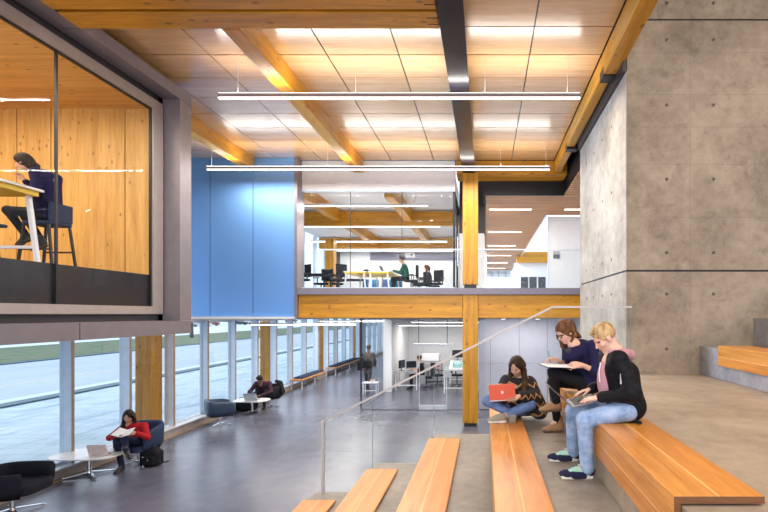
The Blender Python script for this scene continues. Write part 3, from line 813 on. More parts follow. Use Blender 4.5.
# copier
t = thing('copier', 'grey office copier with red stickers at the back of the glass room', 'copier', (-2.3, 22.2, 0))
cg = plain('copier_grey', (.38,.38,.41), .5)
MB().box(-2.95, -2.0, 21.9, 22.6, 0.03, .92).build('body', cg, t, bevel=.02)
MB().box(-2.9, -2.1, 21.95, 22.5, .95, 1.28).build('scanner', white_p, t, bevel=.02)
for i in range(3): MB().box(-2.9, -2.3, 21.88, 21.9, .12+.24*i, .32+.24*i).build('paper_tray', plain('tray_grey', (.30,.30,.33), .5), t, bevel=.005)
for z in (.5, .68): MB().box(-2.2, -2.08, 21.893, 21.9, z, z+.1).build('sticker', plain('red_sticker', (.5,.04,.04), .5), t)
# counter table with tilted display
frame_table('grey topped white table with a tilted display in the glass room', 'work_table', -1.62, -.25, 18.75, 19.8, .90, desk_grey, white_p, 'table')
t = thing('display_panel', 'pale framed display with teal picture lying tilted on the table', 'display', (-.95, 19.3, .9))
d_ = MB().box(-1.42, -.35, 18.95, 19.55, .905, .945); d_.v = [(x, y, z + max(0, (y-18.95))*.42) for x, y, z in d_.v]; d_.build('frame', white_p, t)
d_ = MB().box(-1.30, -.45, 19.02, 19.48, .946, .949); d_.v = [(x, y, z + max(0, (y-18.95))*.42) for x, y, z in d_.v]; d_.build('picture', plain('teal_picture', (.08,.32,.32), .25), t)
monitor('black monitor behind the tilted display in the glass room', -1.22, 21.5, 1.05, .5, .34, .1)
frame_table('narrow white table carrying the back monitor', 'side_table', -1.6, -.5, 21.3, 21.8, 1.05, desk_grey, white_p, 'table')

# ---- upper office furniture (floor at 3.79)
FU = 3.79
def a_table(label, x0, x1, y0, y1):
    t = thing('office_table', label, 'table', ((x0+x1)/2, y0, FU), 0, 'yellow edged office tables')
    h = FU+.76
    MB().box(x0, x1, y0, y1, h-.02, h).build('table_top', tbl_white, t)
    MB().box(x0+.02, x1-.02, y0+.01, y1-.01, h-.07, h-.021).build('under_frame', edge_y, t)
    for y in (y0+.05, y1-.05):
        for s, x in ((-1, x0+.08), (1, x1-.08)):
            MB().bar((x, y, h-.07), (x+s*.07, y, FU), .045).build('leg', alu_lt, t)
a_table('office table with yellow edge, left of the pair upstairs', -4.78, -4.02, 16.2, 18.2)
a_table('office table with yellow edge where the person in green works', -3.95, -3.22, 16.2, 18.2)
FR = [('office chair with tall back left of the yellow edged tables', -5.12, 16.7, .9), ('leftmost dark office chair upstairs by the windows', -6.25, 16.4, 2.4),
      ('dark office chair upstairs before the dark corner pillar', -6.35, 18.6, 1.2), ('dark office chair upstairs near the timber column', -5.75, 18.6, -1.0),
      ('office chair of the person in green', -2.62, 17.0, PI/2), ('empty dark office chair between the person in green and the person upstairs', -2.65, 19.4, 1.9),
      ('office chair of the long-haired person upstairs', -2.15, 20.3, PI/2), ('low dark office chair right of the person upstairs', -1.9, 18.6, 2.7)]
for lb, x, y, rz in FR:
    task_chair(lb, (x, y, FU), rz, 'black office chairs upstairs', tc)
for lb, x0, x1, y0, y1 in (('dark desk along the upstairs windows, nearer', -6.9, -5.4, 16.9, 17.9), ('dark desk along the upstairs windows, farther', -6.6, -4.9, 19.5, 20.5), ('dark desk beside the person upstairs', -3.3, -2.6, 21.6, 22.6)):
    t = thing('dark_desk', lb, 'desk', ((x0+x1)/2, y0, FU), 0, 'dark desks upstairs')
    MB().box(x0, x1, y0, y1, FU+.70, FU+.74).build('table_top', dark_f, t)
    for x in (x0+.05, x1-.05):
        for y in (y0+.05, y1-.05): MB().box(x-.03, x+.03, y-.03, y+.03, FU, FU+.70).build('leg', key_m, t)
bl = [(.03,.12,.32), (.05,.22,.45), (.10,.16,.42), (.02,.20,.38)]
for i, (x, y) in enumerate(((-4.62,18.6),(-4.3,18.7),(-3.88,18.6),(-3.62,18.7),(-3.38,18.6))):
    o = MB().box(x-.11, x+.11, y, y+.3, FU, FU+.66).build('storage_crate', plain('blue_crate', bl[i % 4], .5), bevel=.02)
    tag(o, ['far left blue crate behind the left office table', 'second blue crate behind the left office table', 'dark blue crate behind the right office table', 'middle blue crate behind the right office table', 'rightmost blue crate behind the right office table'][i], 'crate', 'blue crates behind the tables')
laptop('laptop with raised silver lid on the table of the person in green', (-3.55, 16.7, FU+.762), math.radians(80), .33, .23, math.radians(115), silver)
t = thing('cap', 'dark cap lying on the left office table upstairs', 'cap', (-4.15, 16.8, FU+.76))
MB().ring([[(-4.15+r*math.cos(a*PI/8), 16.8+r*math.sin(a*PI/8), FU+.762+z) for a in range(16)] for r, z in ((.13,0),(.13,.05),(.10,.09),(.04,.11),(.001,.112))], True).build('crown', dark_f, t, smooth=True)
MB().poly([(-4.02,16.72),(-3.93,16.74),(-3.90,16.8),(-3.93,16.86),(-4.02,16.88)], FU+.762, FU+.775).build('brim', plain('brown_brim', (.2,.08,.04), .8), t)
o = MB().box(-6.2, -1.0, 25.92, 25.99, 6.02, 6.42).build('screen_band', plain('grey_band', (.20,.19,.26), .6)); tag(o, 'long dark grey band on the back wall of the upstairs office', 'wall panel')
t = thing('projector', 'white ceiling projector before the grey band upstairs', 'projector', (-4.0, 24.4, 6.2))
MB().box(-4.05, -3.6, 24.3, 24.7, 6.0, 6.2).build('body', white_p, t, bevel=.02)
MB().cyl((-3.72,24.3,6.1), (-3.72,24.26,6.1), .05).build('lens', screen_d, t)
MB().cyl((-3.83,24.5,6.2), (-3.83,24.5,6.85), .02).build('mount', white_p, t)
# posters & small sign
def poster(label, x0, x1, seed):
    M = Mat('poster_print', (.2,.2,.2), .4)
    v = M.n('ShaderNodeTexVoronoi'); v.inputs['Scale'].default_value = 5; M.l(M.co((1,1,1), (seed*3.3, 0, seed)), v.inputs['Vector'])
    M.base(M.ramp(M.math('FRACT', M.math('MULTIPLY', v.outputs['Distance'], 3.1)), [(.35,(.006,.007,.009)),(.5,(.03,.03,.035)),(.65,(.012,.03,.035)),(.9,(.25,.25,.27))]))
    t = thing('poster', label, 'poster', ((x0+x1)/2, 29.18, 4.7), 0, 'dark posters at the corridor end')
    MB().box(x0, x1, 29.17, 29.195, 4.65, 5.35).build('sheet', M.m, t)
poster('left dark poster on the white wall at the corridor end', 2.18, 2.62, 1)
poster('middle dark poster on the white wall at the corridor end', 2.70, 3.14, 2)
poster('right dark poster on the white wall at the corridor end', 3.24, 3.68, 3)
t = thing('wall_plaque', 'small two-tone grey plaque on the white board wall upstairs', 'sign', (2.58, 17.08, 5.2))
MB().box(2.43, 2.66, 17.07, 17.1, 5.22, 5.33).build('upper_half', plain('plaque_light', (.45,.47,.5), .4), t)
MB().box(2.43, 2.66, 17.07, 17.1, 5.08, 5.215).build('lower_half', plain('plaque_dark', (.12,.13,.15), .4), t)

# ---- pod furniture
t = thing('high_table', 'high white table with yellow frame in the glazed pod', 'table', (-6.9, 6.6, 3.79))
H = 4.86
MB().box(-7.9, -6.28, 6.0, 6.84, H-.03, H).build('table_top', tbl_white, t)
MB().box(-7.8, -6.32, 6.05, 6.80, H-.10, H-.031).build('under_frame', edge_y, t)
MB().bar((-6.42, 6.75, H-.1), (-6.29, 6.75, 3.79), .05).build('leg', white_p, t)
MB().bar((-7.7, 6.75, H-.1), (-7.85, 6.75, 3.79), .05).build('leg', white_p, t)
MB().bar((-7.7, 6.1, H-.1), (-7.85, 6.1, 3.79), .05).build('leg', white_p, t)
MB().bar((-7.83, 6.75, 4.04), (-6.31, 6.75, 4.04), .04).build('foot_rail', white_p, t)
t = thing('bar_stool', 'dark bar stool with low back, occupied, inside the glazed pod', 'stool', (-6.6, 7.3, 3.79))
sx, sy, sz = -6.66, 7.3, 4.47
MB().box(sx-.2, sx+.22, sy-.2, sy+.2, sz-.03, sz+.02).build('seat', navy_f, t, bevel=.015)
MB().box(sx+.19, sx+.225, sy-.2, sy+.2, sz+.02, sz+.30).build('backrest', navy_f, t, bevel=.01)
for ax, ay in ((-.2,-.18),(-.2,.18),(.21,-.18),(.21,.18)):
    MB().bar((sx+ax*.9, sy+ay, sz-.03), (sx+ax*1.25, sy+ay*1.15, 3.79), .03).build('leg', black_m, t)
for ay in (-.2,.2): MB().bar((sx-.23, sy+ay, 4.06), (sx+.24, sy+ay, 4.06), .025).build('footrest', black_m, t)
t = thing('bar_stool', 'dark bar stool cut off at the left edge of the pod', 'stool', (-8.1, 7.0, 3.79))
for ax in (-.2,.2): MB().bar((-7.65+ax, 7.3, sz), (-7.62+ax*1.2, 7.3, 3.79), .03).build('leg', black_m, t)
MB().box(-7.87, -7.45, 7.1, 7.5, sz-.03, sz+.02).build('seat', navy_f, t, bevel=.015)

# ---- outside: cars and trees seen far across the road
def car(label, x, y, rz, col):
    t = thing('car', label, 'car', (x, y, -.02), rz, 'parked cars far across the road')
    m = plain('car_paint', col, .3)
    prof = [(-2.1,.3),(-2.15,.75),(-1.95,.9),(-1.3,.95),(-.85,1.42),(.6,1.45),(1.2,.98),(2.0,.86),(2.15,.6),(2.1,.3)]
    vs = [(px_, -.85, pz) for px_, pz in prof] + [(px_, .85, pz) for px_, pz in prof]; n = len(prof)
    newmesh('body', vs, [tuple(range(n)), tuple(range(2*n-1, n-1, -1))] + [(i, n+i, n+(i+1) % n, (i+1) % n) for i in range(n)], m, t, local=True)
    MB().add([(-1.15,-.87,1.0),(1.0,-.87,1.0),(.55,-.87,1.38),(-.8,-.87,1.38)], [(0,1,2,3)]).add([(-1.15,.87,1.0),(1.0,.87,1.0),(.55,.87,1.38),(-.8,.87,1.38)], [(3,2,1,0)]).build('side_window', screen_d, t, local=True)
    for wx in (-1.35, 1.35):
        for wy in (-.8, .8): MB().cyl((wx, wy-.1, .32), (wx, wy+.1, .32), .32).build('wheel', key_m, t, local=True)
cols = [(.03,.08,.12),(.5,.52,.55),(.25,.04,.04),(.02,.03,.04),(.6,.62,.65),(.06,.12,.22),(.4,.42,.45),(.04,.05,.06)]
pos = ['first', 'second', 'third', 'fourth', 'fifth', 'sixth', 'seventh', 'eighth']
for i in range(8):
    car('%s parked car from the left in the far row across the road' % pos[i], -72 + (i % 2)*3, 108 + i*9, .4, cols[i])
bark = plain('wet_bark', (.035,.06,.07), .9)
def tree(label, x, y, h=7):
    t = thing('bare_tree', label, 'tree', (x, y, 0), 0, 'bare street trees')
    MB().cyl((x,y,0), (x,y,h*.45), .24, .16, 10).build('trunk', bark, t)
    b = MB(); rnd = random.Random(int(x*7+y))
    for i in range(26):
        a = rnd.random()*2*PI; z0 = h*(.35+.3*rnd.random()); L = 1+1.6*rnd.random()
        p = (x+L*math.cos(a), y+L*math.sin(a), z0+.8+L*.8)
        b.cyl((x,y,z0), p, .06, .02, 5)
        for j in range(3):
            a2 = a+rnd.uniform(-.9,.9); b.cyl(p, (p[0]+.9*math.cos(a2), p[1]+.9*math.sin(a2), p[2]+.5), .02, .008, 4)
    b.build('branches', bark, t)
for lb, x, y in (('bare tree on the grass verge, leftmost in the hall windows', -33, 17.5), ('bare tree on the verge seen at the pod corner', -38.5, 63), ('bare tree farther along the verge', -40, 84), ('bare tree deep along the verge behind the mullions', -39, 118)):
    tree(lb, x, y)
# ================================================================== PEOPLE (smooth blended bodies)
def nrm(v): v = np.asarray(v, float); return v/np.linalg.norm(v)
class Blob:
    def __init__(s): s.p = []
    def cap(s, a, b, ra, rb=None, k=.02, sub=False):
        s.p.append(('c', np.asarray(a, float), np.asarray(b, float), ra, ra if rb is None else rb, k, sub)); return s
    def ell(s, c, r, fr=None, k=.02, sub=False):
        fr = np.eye(3) if fr is None else fr
        s.p.append(('e', np.asarray(c, float), np.asarray(r, float), fr, None, k, sub)); return s
    def box(s, c, r, fr=None, rd=.01, k=.01, sub=False):
        fr = np.eye(3) if fr is None else fr
        s.p.append(('b', np.asarray(c, float), np.asarray(r, float), fr, rd, k, sub)); return s
    def build(s, name, res, m, parent=None):
        lo = np.full(3, 1e9); hi = -lo
        def bb(p):
            if p[0] == 'c':
                r = max(p[3], p[4]); return np.minimum(p[1], p[2])-r, np.maximum(p[1], p[2])+r
            if p[0] == 'e': e = np.abs(p[3].T @ np.diag(p[2])).sum(1); return p[1]-e, p[1]+e
            e = np.abs(p[3].T @ np.diag(p[2]+p[4])).sum(1); return p[1]-e, p[1]+e
        for p in s.p:
            if not p[6]: a, b = bb(p); lo = np.minimum(lo, a); hi = np.maximum(hi, b)
        lo -= .03+res*2; hi += .03+res*2
        n = np.ceil((hi-lo)/res).astype(int)+1
        F = np.full(n, .08, np.float32)
        for p in s.p:
            a, b = bb(p); mg = .06 + p[5]
            i0 = np.clip(((a-mg-lo)/res).astype(int), 0, n-1); i1 = np.clip(np.ceil((b+mg-lo)/res).astype(int)+1, 1, n)
            if (i1 <= i0).any(): continue
            ax = [lo[d] + res*np.arange(i0[d], i1[d]) for d in range(3)]
            X, Y, Z = np.meshgrid(*ax, indexing='ij')
            if p[0] == 'c':
                A, Bv = p[1], p[2]-p[1]; L = max(Bv@Bv, 1e-9)
                dx, dy, dz = X-A[0], Y-A[1], Z-A[2]
                t = np.clip((dx*Bv[0]+dy*Bv[1]+dz*Bv[2])/L, 0, 1)
                d = np.sqrt((dx-t*Bv[0])**2+(dy-t*Bv[1])**2+(dz-t*Bv[2])**2) - (p[3]+(p[4]-p[3])*t)
            else:
                f = p[3]; dx, dy, dz = X-p[1][0], Y-p[1][1], Z-p[1][2]
                q = [dx*f[i][0]+dy*f[i][1]+dz*f[i][2] for i in range(3)]
                if p[0] == 'e':
                    r = p[2]; k0 = np.sqrt(sum((q[i]/r[i])**2 for i in range(3))); k1 = np.sqrt(sum((q[i]/r[i]**2)**2 for i in range(3)))
                    d = k0*(k0-1)/np.maximum(k1, 1e-6)
                else:
                    r = p[2]; e = [np.abs(q[i])-r[i] for i in range(3)]
                    d = np.sqrt(sum(np.maximum(x, 0)**2 for x in e)) + np.minimum(np.maximum(np.maximum(e[0], e[1]), e[2]), 0) - p[4]
            sl = tuple(slice(i0[k_], i1[k_]) for k_ in range(3)); G = F[sl]; k = p[5]
            if p[6]: G = -G
            h = np.clip(.5+.5*(G-d)/k, 0, 1)
            G2 = G*(1-h)+d*h - k*h*(1-h)
            F[sl] = -G2 if p[6] else G2
        return nets(F, lo, res, name, m, parent)
def nets(F, lo, res, name, m, parent):
    ins = F < 0
    nx, ny, nz = F.shape
    cnt = np.zeros((nx-1, ny-1, nz-1), np.int8)
    cs = [(i, j, k) for i in (0,1) for j in (0,1) for k in (0,1)]
    for i, j, k in cs: cnt += ins[i:nx-1+i, j:ny-1+j, k:nz-1+k]
    I = np.argwhere((cnt > 0) & (cnt < 8))
    idx = np.full((nx-1, ny-1, nz-1), -1, np.int64); idx[I[:,0], I[:,1], I[:,2]] = np.arange(len(I))
    val = {c: F[I[:,0]+c[0], I[:,1]+c[1], I[:,2]+c[2]] for c in cs}
    acc = np.zeros((len(I), 3)); num = np.zeros(len(I))
    for a in cs:
        for d in range(3):
            if a[d]: continue
            b = list(a); b[d] = 1; b = tuple(b)
            va, vb = val[a], val[b]; cr = (va < 0) != (vb < 0)
            t = np.where(cr, va/np.where(cr, va-vb, 1), 0)
            pnt = np.tile(np.array(a, float), (len(I), 1)); pnt[:, d] += t
            acc[cr] += pnt[cr]; num[cr] += 1
    V_ = lo + res*(I + acc/num[:, None])
    faces = []
    for d in range(3):
        sa = [slice(1, nx-1), slice(1, ny-1), slice(1, nz-1)]; sb = list(sa)
        sa[d] = slice(0, F.shape[d]-1); sb[d] = slice(1, F.shape[d])
        A, B = ins[tuple(sa)], ins[tuple(sb)]
        E = np.argwhere(A != B); off = np.array([0 if q == d else 1 for q in range(3)]); E = E + off
        u, v = [(1,2),(2,0),(0,1)][d]
        def cell(du, dv):
            c = E.copy(); c[:, u] -= du; c[:, v] -= dv; return idx[c[:,0], c[:,1], c[:,2]]
        q = np.stack([cell(1,1), cell(0,1), cell(0,0), cell(1,0)], 1)
        flip = ~ins[E[:,0], E[:,1], E[:,2]]
        q[flip] = q[flip][:, ::-1]
        faces.append(q)
    fc = np.concatenate(faces)
    return newmesh(name, V_.tolist(), fc.tolist(), m, parent, True)

def frame(F, U):
    """rows: forward, left, up"""
    F = nrm(F); U = np.asarray(U, float); U = nrm(U - F*(U@F)); return np.array([F, np.cross(U, F), U])
def head_blob(B, c, fr, s=1.0):
    f, l, u = fr; P = lambda a, b, d: c + s*(a*f + b*l + d*u)
    B.ell(P(-.008, 0, .025), np.array([.096, .075, .092])*s, fr, .02)
    B.ell(P(.028, 0, -.045), np.array([.062, .056, .072])*s, fr, .025)
    B.cap(P(.060, 0, -.088), P(.066, 0, -.092), .021*s, .019*s, .02)
    B.cap(P(.085, 0, .004), P(.104, 0, -.030), .009*s, .013*s, .010)
    B.ell(P(.076, 0, .020), np.array([.014, .045, .012])*s, fr, .012)
    B.ell(P(.084, 0, -.060), np.array([.012, .024, .008])*s, fr, .006)
    for q in (-1, 1):
        B.ell(P(.068, q*.030, .004), np.array([.016,.014,.010])*s, fr, .008, True)
        B.ell(P(-.008, q*.077, -.012), np.array([.020, .009, .032])*s, fr, .006)
        B.ell(P(.052, q*.040, -.030), np.array([.028,.022,.022])*s, fr, .015)
def hand_blob(B, w_, d, side, nv, curl=.5, s=1.0, spread=.12):
    """w_ wrist, d hand direction, side thumb side, nv palm facing"""
    d = nrm(d); side = np.asarray(side, float); side = nrm(side - d*(side@d)); nv = np.cross(d, side)*np.sign(np.cross(d, side)@np.asarray(nv, float) or 1)
    for o, ln, kn in ((.030,.92,.084), (.010,1.03,.088), (-.010,.95,.084), (-.029,.76,.076)):
        b = w_ + s*(d*.012 + side*o*.55); k_ = w_ + s*(d*kn + side*o)
        B.cap(b, k_, .0125*s, .0105*s, .010)
        p = k_; a = curl*.35; dd = nrm(d + side*o*spread*10)
        for L, r in ((.040, .0088), (.026, .0078), (.020, .0070)):
            dv = dd*math.cos(a) + nv*math.sin(a); q = p + dv*L*ln*s; B.cap(p, q, r*s, (r-.0008)*s, .003); p = q; a += curl*.75
    t0 = w_ + s*(d*.022 + side*.018); t1 = w_ + s*(d*.052 + side*.048 + nv*.012); t2 = t1 + s*(d*.030+side*.010+nv*.010); t3 = t2 + s*(d*.024 + nv*.008)
    B.cap(t0, t1, .014*s, .0105*s, .012); B.cap(t1, t2, .0100*s, .009*s, .003); B.cap(t2, t3, .009*s, .0075*s, .003)

skin_l = plain('fair_skin', (.72,.43,.32), .5, var=.03)
skin_m = plain('medium_skin', (.55,.31,.21), .5, var=.03)
skin_d = plain('brown_skin', (.20,.10,.06), .5, var=.03)
lip_m = plain('lip_red', (.45,.14,.12), .5, var=0)
eye_m = plain('dark_eye', (.02,.015,.012), .3, var=0)
brow_m = plain('dark_brow', (.05,.03,.02), .7, var=0)
brow_b = plain('blond_brow', (.35,.22,.10), .7, var=0)
def face_bits(t, c, fr, s, brow, lids=True):
    f, l, u = fr; P = lambda a, b, d: c + s*(a*f + b*l + d*u)
    for q in (-1, 1):
        Blob().ell(P(.0735, q*.029, .003), np.array([.009,.0135,.0055])*s, fr, .002).build('eye', .003*s, eye_m, t)
        Blob().cap(P(.082, q*.016, .023), P(.074, q*.044, .024), .0042*s, .003*s, .002).build('eyebrow', .003*s, brow, t)
    Blob().cap(P(.092, -.016, -.060), P(.092, .016, -.060), .0052*s, .0052*s, .002).build('lips', .003*s, lip_m, t)
def shoe(t, heel, toe, m_up, m_sole, up=(0,0,1), s=1.0, res=.010, name='shoe', high=True):
    heel = np.asarray(heel, float); toe = np.asarray(toe, float); d = nrm(toe-heel); up = np.asarray(up, float); up = nrm(up-d*(up@d)); fr = np.array([d, np.cross(up, d), up]); L = np.linalg.norm(toe-heel)
    B = Blob()
    B.ell(heel + d*.05 + up*.045, (.052*s,.036*s,.045*s), fr, .02); B.ell(heel+d*.05+up*.08, (.042*s,.034*s,.03*s), fr, .02)
    B.ell(heel + d*L*.5 + up*.035, (L*.32,.036*s,.036*s), fr, .03); B.ell(heel+d*L*.40+up*.06, (.075*s,.033*s,.034*s), fr, .03); B.ell(toe - d*.05 + up*.028, (.062*s,.043*s,.028*s), fr, .03)
    if name == 'ankle_boot' and high: B.cap(heel+d*.055+up*.07, heel+d*.06+up*.15, .047*s, .050*s, .03)
    o = B.build(name, res, m_up, t)
    Blob().box(heel + d*.045 + up*.010, (.035, .026, .006), fr, .008, .02).box(heel+d*L*.5+up*.010, (L*.3,.022,.006), fr, .008, .03).box(toe - d*.06 + up*.010, (.045, .032, .006), fr, .010, .02).build('sole', res*.8, m_sole, o)
    return o, fr
def mid(a, b, t=.5): return np.asarray(a)*(1-t)+np.asarray(b)*t

def person(label, J, res, skin, top_m, leg_m, hair_fn, s=1.0, top='long', tr=(.052,.040), leg_r=(.088,.062,.045), chest=.10, shoes=None, brow=None, name='person', grp=None, belly=.115, bulk=1.0, hands='full', top_name='sweater', group=None):
    base = np.array(J['base'], float)
    t = thing(name, label, 'person', tuple(base), 0, group)
    fr = frame(J['face'], J.get('up', (0,0,1)))
    c = np.array(J['head'], float); f, l, u = fr
    B = Blob()
    head_blob(B, c, fr, s)
    nk = np.array(J['neck'], float)
    B.cap(c - f*.022*s - u*.05*s, nk, .052*s, .056*s, .02)
    pel = mid(J['hl'], J['hr']); ch = mid(J['sl'], J['sr']); 
    B.cap(nk, ch - nrm(nk-pel)*.03, .06*s, .075*s, .05)
    B.cap(ch + (np.array(J['sl'])-ch)*.7 - (nk-pel)*.08, ch + (np.array(J['sr'])-ch)*.7 - (nk-pel)*.08, .06*s, None, .05)
    B.cap(ch - nrm(nk-pel)*.08, pel, .09*s, .10*s, .08)
    for q in 'lr':
        S_, E, W = (np.array(J[k+q], float) for k in ('s', 'e', 'w'))
        B.cap(S_, E, .043*s, .034*s, .03); B.cap(E, W, .034*s, .023*s, .02)
        if hands == 'full':
            hd, sd, nv, cu = J['hand'+q]
            hand_blob(B, W, np.array(hd, float), np.array(sd, float), np.array(nv, float), cu, s)
        H, K, A = (np.array(J[k+q], float) for k in ('h', 'k', 'a'))
        B.cap(H, K, .075*s, .052*s, .05); B.cap(K, A, .050*s, .034*s, .03)
        fd = nrm(np.array(J['t'+q], float)-A); B.cap(A, A+fd*.06, .030*s, .024*s, .02)
    B.build('body', res, skin, t)
    if face_ok: face_bits(t, c, fr, s, brow or brow_m)
    # garment on the upper body
    T = Blob(); ax = nrm(ch-pel); sd = np.array(J['sl'], float)-np.array(J['sr'], float); sw = np.linalg.norm(sd); sn = sd/sw
    cf = np.array([np.cross(sn, ax), sn, ax]); cf[1] = nrm(np.cross(cf[2], nrm(cf[0]))); cf[0] = nrm(cf[0])
    T.cap(mid(ch, pel, .22)+sn*sw*.22, mid(ch, pel, .95)+sn*sw*.16, chest*bulk, belly*bulk, .07)
    T.cap(mid(ch, pel, .22)-sn*sw*.22, mid(ch, pel, .95)-sn*sw*.16, chest*bulk, belly*bulk, .07)
    T.cap(np.array(J['sl'], float), np.array(J['sr'], float), .062*bulk, None, .06)
    T.cap(ch, mid(ch, nk, .55), .08*bulk, .066, .05)
    for q in 'lr':
        S_, E, W = (np.array(J[k+q], float) for k in ('s', 'e', 'w'))
        if top != 'none':
            T.cap(S_, E, (tr[0]+.012)*bulk, tr[0]*bulk, .04)
            if top == 'long': T.cap(E, mid(E, W, .94), tr[0]*bulk, tr[1]*bulk, .03)
            elif top == 'elbow': T.cap(E, mid(E, W, .25), tr[0]*bulk, tr[0]*.92*bulk, .03)
            elif top == 'wide': T.cap(E, mid(E, W, .8), tr[0]*1.5, tr[1]*1.4, .06)
    if 'top_extra' in J: J['top_extra'](T)
    T.build(top_name, res, top_m, t)
    # trousers
    Lg = Blob()
    Lg.ell(pel, (.125*s,.16*s,.12*s), cf, .05)
    for q in 'lr':
        H, K, A = (np.array(J[k+q], float) for k in ('h', 'k', 'a'))
        Lg.cap(H, K, leg_r[0]*s, leg_r[1]*s, .04); Lg.cap(K, mid(K, A, J.get('hem'+q, J.get('hem', .93))), leg_r[1]*s, leg_r[2]*s, .03)
    Lg.build('trousers', res, leg_m, t)
    if hair_fn: hair_fn(t, c, fr, s)
    if shoes:
        for q in 'lr': shoes(t, q, J)
    return t
face_ok = True

# ---------- materials for clothes
denim_l = None
M = Mat('pale_denim', (.3,.45,.65), .8); M.base(M.ramp(M.noise(9, 8, .7), [(.35,(.16,.27,.48)),(.55,(.34,.46,.68)),(.75,(.52,.62,.78))])); denim_l = M.m
M = Mat('blue_denim', (.15,.25,.45), .8); M.base(M.ramp(M.noise(9, 8, .7), [(.35,(.075,.125,.29)),(.6,(.16,.24,.46)),(.75,(.30,.40,.60))])); denim_d = M.m
blackc = plain('black_cloth', (.014,.014,.018), .75)
M = Mat('black_nylon', (.006,.006,.009), .6, spec=.18); M.bump(M.noise(9, 4, .6, sc=(1,1,2.2), dist=.6), .9, .03); bomber = M.m
navyc = plain('navy_knit', (.020,.018,.062), .85)
redc = plain('red_knit', (.42,.018,.025), .85)
pink = plain('dusty_pink_cotton', (.52,.27,.31), .85)
maroon = plain('maroon_knit', (.045,.020,.032), .85)
greenc = plain('dark_green_cotton', (.02,.10,.07), .85)
greyc = plain('dark_grey_cotton', (.05,.05,.065), .85)
def hairmat(name, a, b):
    M = Mat(name, b, .55, spec=.22); M.base(M.ramp(M.noise(28, 4, .6, sc=(1,1,.25)), [(.35,a),(.65,b)])); M.bump(M.noise(60, 2, .6, sc=(1,1,.15)), .5, .004); return M.m
h_blond = hairmat('blond_hair', (.30,.18,.075), (.62,.43,.22))
h_brown = hairmat('brown_hair', (.045,.016,.007), (.23,.10,.04))
h_dark = hairmat('dark_hair', (.012,.008,.006), (.04,.022,.016))
M = Mat('ombre_hair', (.1,.05,.02), .55, spec=.22)
zz = M.xyz()[2]; M.base(M.mix(M.noise(40, 3, .6, sc=(1,1,.2)), M.ramp(M.math('MULTIPLY', zz, 1.5), [(.30,(.42,.22,.07)),(.78,(.018,.010,.008))]), (.05,.025,.012))); h_ombre = M.m
suede = plain('tan_suede', (.33,.19,.10), .9)
sole_m = plain('pale_sole', (.70,.66,.58), .7)
dksole = plain('brown_sole', (.10,.06,.035), .7)

def cap_hair(B, c, fr, s, thick=.014, back=0.0):
    f, l, u = fr; P = lambda a, b, d: c + s*(a*f + b*l + d*u)
    B.ell(P(-.016, 0, .034), np.array([.099+thick-.006, .077+thick-.004, .094+thick-.004])*s, fr, .01)
def cut_face(B, c, fr, s, z=.045, fwd=.105):
    f, l, u = fr; P = lambda a, b, d: c + s*(a*f + b*l + d*u)
    B.ell(P(fwd, 0, -.045), np.array([.105,.088,.115])*s, fr, .012, True)

# ================================================================== the three on the benches
FR_ = 1.735
